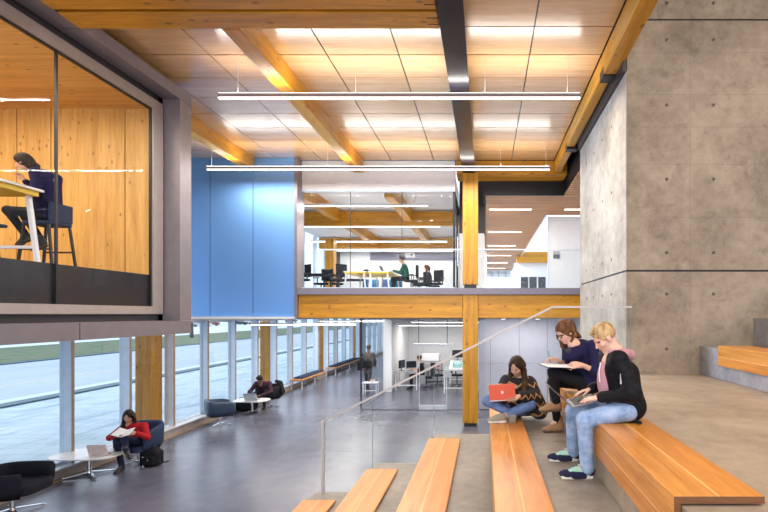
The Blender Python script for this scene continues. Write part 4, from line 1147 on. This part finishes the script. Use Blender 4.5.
# ---- blond person
def hair_short(mat):
    def fn(t, c, fr, s):
        f, l, u = fr; P = lambda a, b, d: c + s*(a*f + b*l + d*u)
        B = Blob(); cap_hair(B, c, fr, s, .009)
        for i in range(16):
            a = -1.3+2.6*i/15; B.cap(P(.035*math.cos(a*.9), .055*math.sin(a), .118), P(.090*math.cos(a), .058*math.sin(a), .090+.004*(i % 3)), .010*s, .005*s, .008)
        B.ell(P(.115, 0, -.045), np.array([.10,.10,.108])*s, fr, .010, True)
        B.ell(P(.01, 0, -.105), np.array([.12,.12,.085])*s, fr, .02, True)
        B.build('hair', .006, mat, t)
    return fn
def boy():
    ftilt = np.array([-.80, -.06, -.60])
    J = dict(base=(1.15, 4.0, 2.22), head=at(604.5, 337.5, 4.0), face=ftilt, neck=at(615.5, 352, 4.0),
        sl=(1.075, 3.85, 2.735), sr=(1.06, 4.17, 2.735), el=(1.165, 3.74, 2.475), wl=(.925, 3.86, 2.430), er=(1.12, 4.27, 2.49), wr=(.915, 4.16, 2.450),
        handl=((-.93,.28,-.18), (0,1,.15), (0,0,-1), .35), handr=((-.93,-.22,-.20), (0,-1,.15), (0,0,-1), .35),
        hl=(1.155, 3.88, 2.325), hr=(1.155, 4.13, 2.325), kl=(.815, 3.92, 2.238), kr=(.79, 4.30, 2.228), al=(.85, 3.99, 1.83), ar=(.82, 4.46, 1.83),
        tl=(.62, 3.98, 1.74), tr=(.6, 4.45, 1.74), hem=1.02)
    def extra(T):
        # gathered hem and back of the bomber jacket
        T.cap((1.20,3.92,2.345), (1.20,4.08,2.345), .115, None, .06); T.cap((1.18,4.0,2.60), (1.20,4.0,2.36), .105, .11, .06)
        T.cap((1.15,3.78,2.47), (1.14,3.77,2.50), .062, None, .05)
        T.ell((.975,4.0,2.60), (.10,.055,.24), None, .03, True)
    J['top_extra'] = extra
    def shoes(t, q, J):
        y = 3.98 if q == 'l' else 4.45; x = .90 if q == 'l' else .865
        y = 4.0 if q == 'l' else 4.47
        mint = plain('mint_canvas', (.35,.62,.52), .8); nv = plain('navy_suede', (.025,.025,.06), .85)
        o, fr = shoe(t, (x, y, 1.737), (x-.275, y, 1.737), mint, sole_m, res=.008)
        Blob().ell((x-.215, y, 1.768), (.072,.0475,.034), None, .01).box((x-.12, y, 1.768), (.05,.036,.018), None, .012, .02).build('toe_cap', .007, nv, o)
        Blob().ell((x-.022, y, 1.795), (.040,.043,.050), None, .01).build('heel_panel', .007, nv, o)
        L = MB()
        for i in range(4): L.cyl((x-.10-.022*i, y-.028, 1.825-.010*i), (x-.11-.022*i, y+.028, 1.825-.010*i), .0045, n=6)
        L.cyl((x-.09,y,1.845), (x-.13,y-.03,1.85), .0045, n=6).cyl((x-.09,y,1.845), (x-.05,y-.035,1.845), .0045, n=6)
        L.build('laces', white_p, o)
        Blob().cap((x-.052, y, 1.81), (x-.045, y, 1.865), .045, .046, .01).build('sock', .008, plain('teal_sock', (.02,.13,.15), .9), t)
    t = person('blond person in black jacket and pale jeans typing on a laptop on the large bench', J, .0075, skin_l, bomber, denim_l,
        hair_short(h_blond), top='long', tr=(.056,.046), leg_r=(.092,.070,.060), chest=.115, shoes=shoes, brow=brow_b, top_name='bomber_jacket', s=.98, bulk=1.0)
    # hooded sweatshirt showing at the neck and front
    H = Blob(); nk = J['neck']
    H.cap(nk+np.array([-.035,-.05,.0]), nk+np.array([.055,-.07,-.01]), .030, .036, .03)
    H.cap(nk+np.array([-.035,.05,.0]), nk+np.array([.055,.07,-.01]), .030, .036, .03)
    H.cap(nk+np.array([.055,-.075,-.005]), nk+np.array([.115,0,-.025]), .038, .042, .03); H.cap(nk+np.array([.055,.075,-.005]), nk+np.array([.115,0,-.025]), .038, .042, .03)
    H.cap(nk+np.array([-.045,-.045,-.01]), nk+np.array([-.065,-.015,-.08]), .028, .024, .03); H.cap(nk+np.array([-.045,.045,-.01]), nk+np.array([-.065,.015,-.08]), .028, .024, .03)
    H.ell((1.01, 4.0, 2.55), (.075,.085,.17), None, .03)
    H.build('hooded_sweatshirt', .008, pink, t)
    MB().tube([(.955,3.965,2.70),(.94,3.955,2.62),(.945,3.95,2.54)], .005).build('drawstring', white_p, t)
    MB().cyl((.945,3.858,2.434), (.965,3.853,2.438), .038, n=20).build('wristwatch', key_m, t)
    MB().box(1.06,1.075,3.764,3.772,2.55,2.63).build('sleeve_zip', silver, t)
    Blob().cap((1.165,3.93,2.245),(1.23,3.80,2.24),.018,.014,.01).build('jacket_drape', .008, blackc, t)
boy()
laptop('open dark grey laptop on the lap of the blond person', (.715, 4.10, 2.325), math.radians(90), .33, .24, math.radians(124), plain('grey_laptop', (.10,.10,.115), .35, .4), tilt=math.radians(-14), body=plain('grey_laptop_deck', (.22,.215,.23), .4, .4))

# ---- woman with glasses and notebook
def hair_glasses(t, c, fr, s):
    f, l, u = fr; P = lambda a, b, d: c + s*(a*f + b*l + d*u)
    B = Blob(); cap_hair(B, c, fr, s, .020)
    B.ell(P(-.07, 0, .0), np.array([.06,.07,.075])*s, fr, .03)
    rn = random.Random(5)
    for i in range(46):
        th = rn.uniform(-2.2, 2.2); z = rn.uniform(-.10, .09); r_ = .085
        B.ell(P(-.02-math.cos(th)*r_, math.sin(th)*r_*.95, z), (.017,.017,.017), None, .010)
    for i in range(7):
        a = i/6; B.cap(P(-.055-.02*a, .05-.10*a, -.02), P(-.10-.01*math.sin(i*2), .05-.10*a, -.11-.02*(i % 2)), .026, .018, .02)
    # long lock over the far shoulder
    pts = [P(.02,-.085,.02), P(.045,-.098,-.04), P(.03,-.108,-.10), P(.05,-.11,-.155), P(.035,-.105,-.20), P(.05,-.10,-.235)]
    for i in range(26):
        q_ = pts[1+i % 5] ; B.ell(q_+np.array([rn.uniform(-.035,.035), rn.uniform(-.03,.03), rn.uniform(-.03,.03)]), (.014,.014,.014), None, .008)
    for i, (a, b) in enumerate(zip(pts[:-1], pts[1:])): B.cap(a, b, (.030,.034,.036,.034,.028)[i], (.034,.036,.034,.028,.016)[i], .012)
    B.ell(P(.112, 0.005, -.045), np.array([.10,.088,.108])*s, fr, .012, True)
    B.build('hair', .0075, h_brown, t)
    g = MB()
    for q in (-1, 1):
        ring = [P(.094, q*.031+.024*math.cos(a*PI/8), .002+.018*math.sin(a*PI/8)) for a in range(17)]
        g.tube(ring, .0035, 6); g.cyl(P(.092, q*.056, .006), P(-.005, q*.078, .004), .003, n=6)
    g.cyl(P(.097,-.008,.006), P(.097,.008,.006), .003, n=6)
    g.build('glasses', key_m, t)
def girl2():
    F = np.array([-.80, -.30, -.52])
    J = dict(base=(1.15, 5.25, 2.22), head=at(565.5, 332, 5.22), face=F, neck=at(574.5, 345.5, 5.22),
        sl=(1.150, 5.08, 2.755), sr=(.945, 5.36, 2.735), el=(1.165, 4.98, 2.50), wl=(1.00, 4.96, 2.575), er=(.93, 5.42, 2.52), wr=(.775, 5.24, 2.60),
        handl=((-.95,.12,-.10), (0,.5,.6), (-.2,0,-1), .7), handr=((-.85,-.30,.05), (0,-.7,.6), (0,-.5,-1), 1.0),
        hl=(1.14, 5.16, 2.34), hr=(1.12, 5.42, 2.33), kl=(.74, 5.18, 2.475), kr=(.78, 5.48, 2.33), al=(.79, 5.32, 2.11), ar=(.835, 5.56, 1.86),
        tl=(.62, 5.32, 2.03), tr=(.66, 5.56, 1.76), hem=.92)
    def extra(T):
        T.cap((1.15,5.16,2.40), (1.13,5.38,2.40), .115, None, .06)
        T.cap((.985,5.12,2.69), (.93,5.24,2.67), .075, None, .05)
        T.ell(np.array(J['neck'])+np.array([-.03,-.03,.03]), (.085,.085,.045), None, .02, True)
    J['top_extra'] = extra
    def shoes(t, q, J):
        if q == 'l': shoe(t, (.855, 5.33, 2.035), (.605, 5.31, 2.015), suede, dksole, up=(-.1,0,1), res=.009, name='ankle_boot')
        else: shoe(t, (.915, 5.57, 1.737), (.665, 5.55, 1.737), suede, dksole, res=.009, name='ankle_boot')
    t = person('curly brown haired person with glasses in navy sweater writing in a notebook, legs crossed', J, .008, skin_l, navyc, blackc, hair_glasses,
        top='elbow', tr=(.056,.046), leg_r=(.090,.062,.048), chest=.095, shoes=shoes, top_name='sweater')
    Blob().ell(J['neck']+np.array([-.045,-.045,-.055]), (.062,.075,.040), None, .01).cap(J['neck']+np.array([.02,-.085,-.035]), J['neck']+np.array([.06,-.05,-.01]), .022, .020, .02).build('undershirt_collar', .008, greyc, t)
    for q, a, b in (('l', (.785,5.32,2.15), (.80,5.32,2.08)), ('r', (.835,5.56,1.93), (.85,5.56,1.83))):
        Blob().cap(a, b, .045, .040, .01).build('sock', .009, blackc, t)
girl2()
t = thing('notebook', 'open white notebook on the knee of the person with glasses', 'notebook', (.83, 5.1, 2.545))
t.rotation_euler = (0, math.radians(2.5), math.radians(8))
MB().box(-.215, 0, -.15, .15, 0, .010).box(.002, .20, -.15, .15, -.002, .010).build('pages', paper_m, t, bevel=.003, local=True)
MB().box(-.22, .205, -.155, .155, -.006, 0).build('cover', blackc, t, local=True)
t = thing('pen', 'teal pen held by the person with glasses', 'pen', (.70, 5.22, 2.62))
MB().cyl((.705,5.20,2.585), (.690,5.22,2.70), .006, n=8).build('barrel', plain('teal_pen', (.02,.35,.30), .4), t)
MB().cyl((.7065,5.198,2.572), (.705,5.20,2.585), .002, .006, n=8).build('tip', key_m, t)

# ---- woman with coral laptop, cross legged
def hair_long(mat, side=1, L=.40, res=.009, wid=1.0):
    def fn(t, c, fr, s):
        f, l, u = fr; P = lambda a, b, d: c + s*(a*f + b*l + d*u)
        B = Blob(); cap_hair(B, c, fr, s, .018)
        down = np.array([0,0,-1.])
        for q in (-1, 1):
            p0 = P(.015, q*.078, .03); p1 = P(-.005, q*.092, -.06); p2 = p1 + down*L*.4 + l*q*.015*wid + f*.01; p3 = p2 + down*L*.35 + f*.02 - l*q*.01
            B.cap(p0, p1, .024, .030, .02); B.cap(p1, p2, .032, .038, .02); B.cap(p2, p3, .038, .020, .02)
        p1 = P(-.085, 0, -.04); B.cap(P(-.06,0,.03), p1, .07, .075, .03); B.cap(p1, p1+down*L*.7, .078, .05, .04)
        B.ell(P(.115, 0, -.04), np.array([.105,.082,.104])*s, fr, .008, True)
        B.ell(P(.10, 0, .055), np.array([.055,.030,.045])*s, fr, .010, True)
        B.build('hair', res, mat, t)
    return fn
M = Mat('zigzag_knit', (.02,.015,.015), .9)
x_ = M.xyz()
tri = M.math('PINGPONG', M.math('MULTIPLY', M.math('ADD', x_[0], x_[1]), 7.0), .5)
ph = M.math('FRACT', M.math('ADD', M.math('MULTIPLY', x_[2], 8.5), tri))
M.base(M.mix(M.math('GREATER_THAN', M.math('ADD', ph, M.math('MULTIPLY', M.noise(20, 3), .25)), .93), (.014,.011,.013), (.38,.20,.07))); poncho_m = M.m
def girl1():
    F = np.array([-.38, -.72, -.48])
    J = dict(base=(.40, 6.15, 1.78), head=at(516.5, 366.5, 6.08), face=F, neck=at(519.5, 377, 6.16),
        sl=(.560, 6.13, 2.235), sr=(.275, 6.20, 2.245), el=(.62, 6.0, 2.05), wl=(.42, 5.80, 2.11), er=(.20, 6.05, 2.05), wr=(.24, 5.86, 2.10),
        handl=((-.5,-.6,-.1), (-1,0,.2), (0,0,-1), .5), handr=((.3,-.9,-.1), (1,0,.2), (0,0,-1), .5),
        hl=(.52, 6.18, 1.895), hr=(.30, 6.18, 1.895), kl=(.555, 5.90, 1.985), kr=(.035, 6.00, 2.015), al=(.26, 5.82, 1.875), ar=(.33, 5.93, 1.865),
        tl=(.10, 5.80, 1.82), tr=(.42, 5.80, 1.80), heml=.88, hemr=.85)
    def extra(T):
        T.cap((.58,6.15,2.16), (.66,6.12,1.92), .10, .13, .07); T.cap((.50,6.25,2.1), (.55,6.25,1.93), .12, .15, .07); T.cap((.26,6.18,2.15), (.20,6.16,2.0), .09, .09, .07)
        T.cap((.66,6.02,1.99), (.69,6.05,1.87), .08, .10, .05)
    J['top_extra'] = extra
    def shoes(t, q, J):
        gm = plain('beige_canvas', (.30,.27,.22), .9)
        if q == 'l': shoe(t, (.26, 5.80, 1.795), (.035, 5.80, 1.79), gm, sole_m, res=.009)
        else: shoe(t, (.33, 5.80, 1.79), (.34, 5.78, 1.885), gm, gm, up=(0,1,.1), res=.009, s=.9)
    t = person('long haired person in dark patterned poncho and jeans sitting cross-legged with coral laptop', J, .008, skin_m, poncho_m, denim_d,
        hair_long(h_ombre, L=.40), top='wide', tr=(.060,.050), leg_r=(.085,.070,.052), chest=.10, shoes=shoes, top_name='poncho', s=.98)
girl1()
laptop('coral laptop with white fruit emblem on the lap of the cross-legged person', (.215, 5.76, 2.055), math.radians(176), .31, .215, math.radians(112), plain('coral_shell', (.80,.16,.10), .45, var=0), logo=True, roll=math.radians(4), body=silver)
# ================================================================== other people
def simple_shoes(m_up, res=.012, L=.25, nm='shoe', m_s=None):
    def fn(t, q, J):
        a = np.array(J['a'+q], float); e = np.array(J['t'+q], float); d = nrm(e-a); up = J.get('shoe_up'+q, (0,0,1))
        up = np.array(up, float); up = nrm(up-d*(up@d)); h = a - up*.075 - d*.05
        shoe(t, h, h+d*L, m_up, m_s or dksole, up=up, res=res, name=nm)
    return fn
# ---- person in red
def red():
    Y = 9.62
    J = dict(base=(-7.0, 9.75, 0), head=at(128.5, 416.5, 9.72), face=(.22,-.85,-.45), neck=at(129.5, 424.5, 9.78),
        sl=(-6.96, 9.80, .815), sr=(-7.34, 9.80, .815), el=(-6.80, 9.66, .62), wl=(-6.84, 9.42, .76), er=(-7.52, 9.62, .62), wr=(-7.22, 9.42, .74),
        handl=((-.5,-.6,.1), (-.3,-.1,.9), (-1,0,0), .7), handr=((.6,-.6,.1), (.3,-.1,.9), (1,0,0), .7),
        hl=(-7.03, 9.78, .50), hr=(-7.23, 9.78, .50), kl=(-7.03, 9.36, .66), kr=(-7.17, 9.36, .53), al=(-6.86, 9.18, .48), ar=(-7.17, 9.48, .09),
        tl=(-6.74, 9.08, .42), tr=(-7.18, 9.3, .06))
    J['shoe_upl'] = (-.3, -.2, .9)
    person('dark haired person in red sweater reading a book in the navy lounge chair', J, .011, skin_m, redc, plain('dark_leggings', (.02,.025,.05), .8),
        hair_long(h_dark, L=.42, res=.012, wid=1.6), top='long', tr=(.058,.048), leg_r=(.085,.060,.050), chest=.105, shoes=simple_shoes(plain('black_leather', (.015,.018,.025), .35), nm='ankle_boot'))
    t = thing('book', 'open book held by the person in red', 'book', (-7.02, 9.33, .77))
    for s in (-1, 1):
        m_ = MB().box(0, s*.17, -.11, .11, 0, .012)
        o = m_.build('pages', paper_m, t, local=True); o.rotation_euler = (math.radians(25), -s*math.radians(16), 0)
    MB().box(-.012, .012, -.11, .11, -.012, -.002).build('spine', redc, t, local=True)
red()
# backpack by the chair
t = thing('backpack', 'black backpack standing on the floor right of the person in red', 'backpack', (-6.62, 9.62, 0))
B = Blob(); B.box((-6.84, 9.85, .15), (.14,.07,.10), None, .05, .03).cap((-6.92,9.85,.25), (-6.78,9.85,.30), .10, .09, .06).box((-6.83, 9.75, .12), (.10,.03,.06), None, .03, .02)
B.build('bag_body', .012, blackc, t)
MB().tube([(-6.70,9.80,.10), (-6.58,9.76,.07), (-6.48,9.75,.10), (-6.42,9.76,.11)], .012, 6).build('strap', key_m, t)
MB().tube([(-6.90,9.85,.38), (-6.89,9.85,.43), (-6.81,9.85,.43), (-6.79,9.85,.38)], .010, 6).build('top_handle', key_m, t)
MB().box(-6.92,-6.89,9.675,9.69,.2,.22).box(-6.82,-6.80,9.675,9.69,.14,.16).build('buckle', silver, t)

# ---- man in maroon
def man():
    J = dict(base=(-7.35, 16.0, 0), head=at(259.8, 379.5, 15.7), face=(.05,-.75,-.66), neck=at(260.8, 384.5, 15.82),
        sl=(-7.13, 15.88, .80), sr=(-7.56, 15.88, .80), el=(-6.98, 15.66, .56), wl=(-7.16, 15.34, .50), er=(-7.66, 15.62, .56), wr=(-7.42, 15.34, .50),
        handl=((-.4,-.8,0), (-.8,.3,0), (0,0,-1), .5), handr=((.4,-.8,0), (.8,.3,0), (0,0,-1), .5),
        hl=(-7.24, 16.0, .50), hr=(-7.46, 16.0, .50), kl=(-7.16, 15.58, .48), kr=(-7.56, 15.6, .48), al=(-7.13, 15.50, .09), ar=(-7.5, 15.55, .09), tl=(-7.1,15.3,.05), tr=(-7.5,15.3,.05))
    def hf(t, c, fr, s):
        B = Blob(); cap_hair(B, c, fr, s, .020); cut_face(B, c, fr, s); B.build('hair', .012, h_dark, t)
        Blob().cap(c+fr[0]*.02+fr[2]*.10-fr[1]*.06, c+fr[0]*.02+fr[2]*.10+fr[1]*.06, .035, None, .02).build('headband', .012, blackc, t)
    person('dark haired person in maroon top typing at the low table by the windows', J, .013, skin_d, maroon, blackc, hf, top='long', tr=(.062,.05), chest=.12, shoes=simple_shoes(blackc))
man()
t = thing('jacket', 'black jacket hanging over the back of the lounge chair by the windows', 'jacket', (-6.98, 16.3, .5))
B = Blob(); B.cap((-7.12,16.40,.80), (-6.90,16.20,.78), .06, .07, .05).cap((-6.93,16.22,.76), (-6.80,16.12,.50), .07, .09, .05).cap((-6.86,16.2,.7), (-6.78,16.0,.42), .05, .05, .05)
B.build('jacket_body', .015, blackc, t); Blob().cap((-6.82,16.05,.72), (-6.74,15.98,.45), .045, .04, .02).build('sleeve', .015, blackc, t)
t = thing('duffel_bag', 'dark bag on the floor between the windows and the second low table', 'bag', (-7.8, 15.5, 0))
Blob().box((-7.72,15.5,.17), (.24,.16,.09), None, .07, .03).ell((-7.8,15.5,.28), (.22,.12,.10), None, .05).build('bag_body', .015, blackc, t)
MB().tube([(-7.9,15.4,.33), (-7.85,15.38,.42), (-7.65,15.38,.42), (-7.58,15.4,.32)], .012, 6).build('handle', key_m, t)

# ---- walker
def walker():
    X0, Y0 = -4.84, 19.85
    J = dict(base=(X0, Y0, 0), head=(X0+.03, Y0, 1.70), face=(.0,1,-.1), neck=(X0+.02, Y0, 1.50),
        sl=(X0-.19, Y0, 1.44), sr=(X0+.21, Y0, 1.44), el=(X0-.27, Y0-.02, 1.16), wl=(X0-.25, Y0+.12, .95), er=(X0+.29, Y0-.02, 1.16), wr=(X0+.25, Y0+.12, .95),
        handl=((0,.3,-1), (0.3,1,.3), (1,0,0), .6), handr=((0,.3,-1), (-.3,1,.3), (-1,0,0), .6),
        hl=(X0-.10, Y0, .92), hr=(X0+.10, Y0, .92), kl=(X0-.09, Y0+.10, .50), kr=(X0+.09, Y0-.02, .50), al=(X0-.09, Y0+.16, .10), ar=(X0+.08, Y0-.28, .13), tl=(X0-.09,Y0+.4,.05), tr=(X0+.08,Y0-.10,.02))
    def hf(t, c, fr, s):
        B = Blob(); cap_hair(B, c, fr, s, .018); cut_face(B, c, fr, s); B.build('hair', .013, h_dark, t)
    person('person in dark jacket with shoulder bag walking away down the lower hall', J, .013, skin_d, plain('dark_brown_jacket', (.035,.025,.028), .8), greyc, hf, top='long', tr=(.066,.054), chest=.135, belly=.14, shoes=simple_shoes(blackc))
    t = thing('shoulder_bag', 'dark bag carried on the back of the walking person', 'bag', (X0-.1, Y0-.2, .9))
    Blob().box((X0-.18, Y0-.16, .98), (.17,.05,.15), None, .04, .02).build('bag_body', .014, blackc, t)
    MB().tube([(X0-.30,Y0-.16,1.1), (X0-.05,Y0-.17,1.32), (X0+.16,Y0-.10,1.50)], .014, 6).build('strap', key_m, t)
walker()
# ---- woman at the lower desk
def seated(label, X0, Y0, zf, fx, top_m, leg_m, hair, skin, res=.013, top='long', desk=.78, s=.97, seat=.48, hy=0, lean=.0):
    """seated, facing -X when fx=-1"""
    J = dict(base=(X0, Y0, zf), head=(X0+fx*(.10+lean), Y0+hy, zf+seat+.78), face=(fx,-.15,-.35), neck=(X0+fx*(.03+lean*.8), Y0, zf+seat+.60),
        sl=(X0+fx*lean*.7, Y0+fx*.19, zf+seat+.52), sr=(X0+fx*lean*.7, Y0-fx*.19, zf+seat+.52),
        el=(X0+fx*(.10+lean), Y0+fx*.24, zf+desk-.02), er=(X0+fx*(.10+lean), Y0-fx*.24, zf+desk-.02), wl=(X0+fx*(.36+lean), Y0+fx*.15, zf+desk+.05), wr=(X0+fx*(.36+lean), Y0-fx*.15, zf+desk+.05),
        handl=((fx,0,-.05), (0,-fx,0), (0,0,-1), .5), handr=((fx,0,-.05), (0,fx,0), (0,0,-1), .5),
        hl=(X0, Y0+fx*.10, zf+seat+.09), hr=(X0, Y0-fx*.10, zf+seat+.09), kl=(X0+fx*.44, Y0+fx*.12, zf+seat+.07), kr=(X0+fx*.44, Y0-fx*.12, zf+seat+.07),
        al=(X0+fx*.42, Y0+fx*.12, zf+.09), ar=(X0+fx*.42, Y0-fx*.12, zf+.09), tl=(X0+fx*.65, Y0+fx*.12, zf+.05), tr=(X0+fx*.65, Y0-fx*.12, zf+.05))
    return person(label, J, res, skin, top_m, leg_m, hair, s=s, top=top, chest=.11, shoes=simple_shoes(blackc), tr=(.055,.045))
def hair_bun(mat):
    def fn(t, c, fr, s):
        f, l, u = fr; B = Blob(); cap_hair(B, c, fr, s, .018); B.ell(c-f*.10+u*.05, (.05,.05,.05), None, .02); cut_face(B, c, fr, s); B.build('hair', .013, mat, t)
    return fn
seated('person in sleeveless black top working at the lower desk in the glass room', -2.62, 19.85, 0, -1, blackc, blackc, hair_bun(h_brown), skin_l, top='cap')
seated('person in dark green sweater at the yellow edged table upstairs', -2.80, 17.0, FU, -1, greenc, blackc, hair_bun(h_dark), skin_m, s=1.05, lean=.06)
seated('long haired person in grey top sitting upstairs, right of the one in green', -2.35, 20.3, FU, -1, greyc, blackc, hair_long(h_brown, L=.30, res=.013), skin_l, lean=.03)

# ---- person in the pod
def podp():
    J = dict(base=(-6.65, 7.3, 4.47), head=at(23.0, 162.5, 7.05), face=(-.93,-.25,-.28), neck=at(33, 171.5, 7.15),
        sl=(-6.54, 6.98, 5.16), sr=(-6.56, 7.34, 5.17), el=(-6.50, 6.95, 4.90), wl=(-6.62, 6.93, 4.915), er=(-6.75, 7.42, 4.96), wr=(-6.86, 7.15, 5.08),
        handl=((-1,0,0), (0,.6,.6), (0,0,-1), .6), handr=((-.3,-.3,.9), (-.6,0,.3), (0,-1,0), 1.2),
        hl=(-6.62, 7.18, 4.60), hr=(-6.62, 7.40, 4.60), kl=(-7.08, 7.12, 4.64), kr=(-7.1, 7.42, 4.60), al=(-6.88, 7.2, 4.27), ar=(-6.78, 7.36, 4.20),
        tl=(-7.08,7.2,4.16), tr=(-6.98,7.36,4.12), top_extra=lambda T: T.cap((-6.53,7.04,5.12), (-6.55,7.28,5.12), .095, None, .05))
    def hf(t, c, fr, s):
        f, l, u = fr; B = Blob(); cap_hair(B, c, fr, s, .022); B.ell(c-f*.08-u*.03, (.07,.07,.09), None, .03); B.ell(c-f*.13-u*.08, (.06,.06,.05), None, .03); cut_face(B, c, fr, s); B.build('hair', .011, h_dark, t)
    person('dark haired person in navy top leaning at the high table inside the glazed pod', J, .011, skin_m, navyc, blackc, hf, top='long', tr=(.058,.043), chest=.125, belly=.13, shoes=simple_shoes(plain('black_boot', (.015,.015,.018), .5), nm='ankle_boot'))
podp()
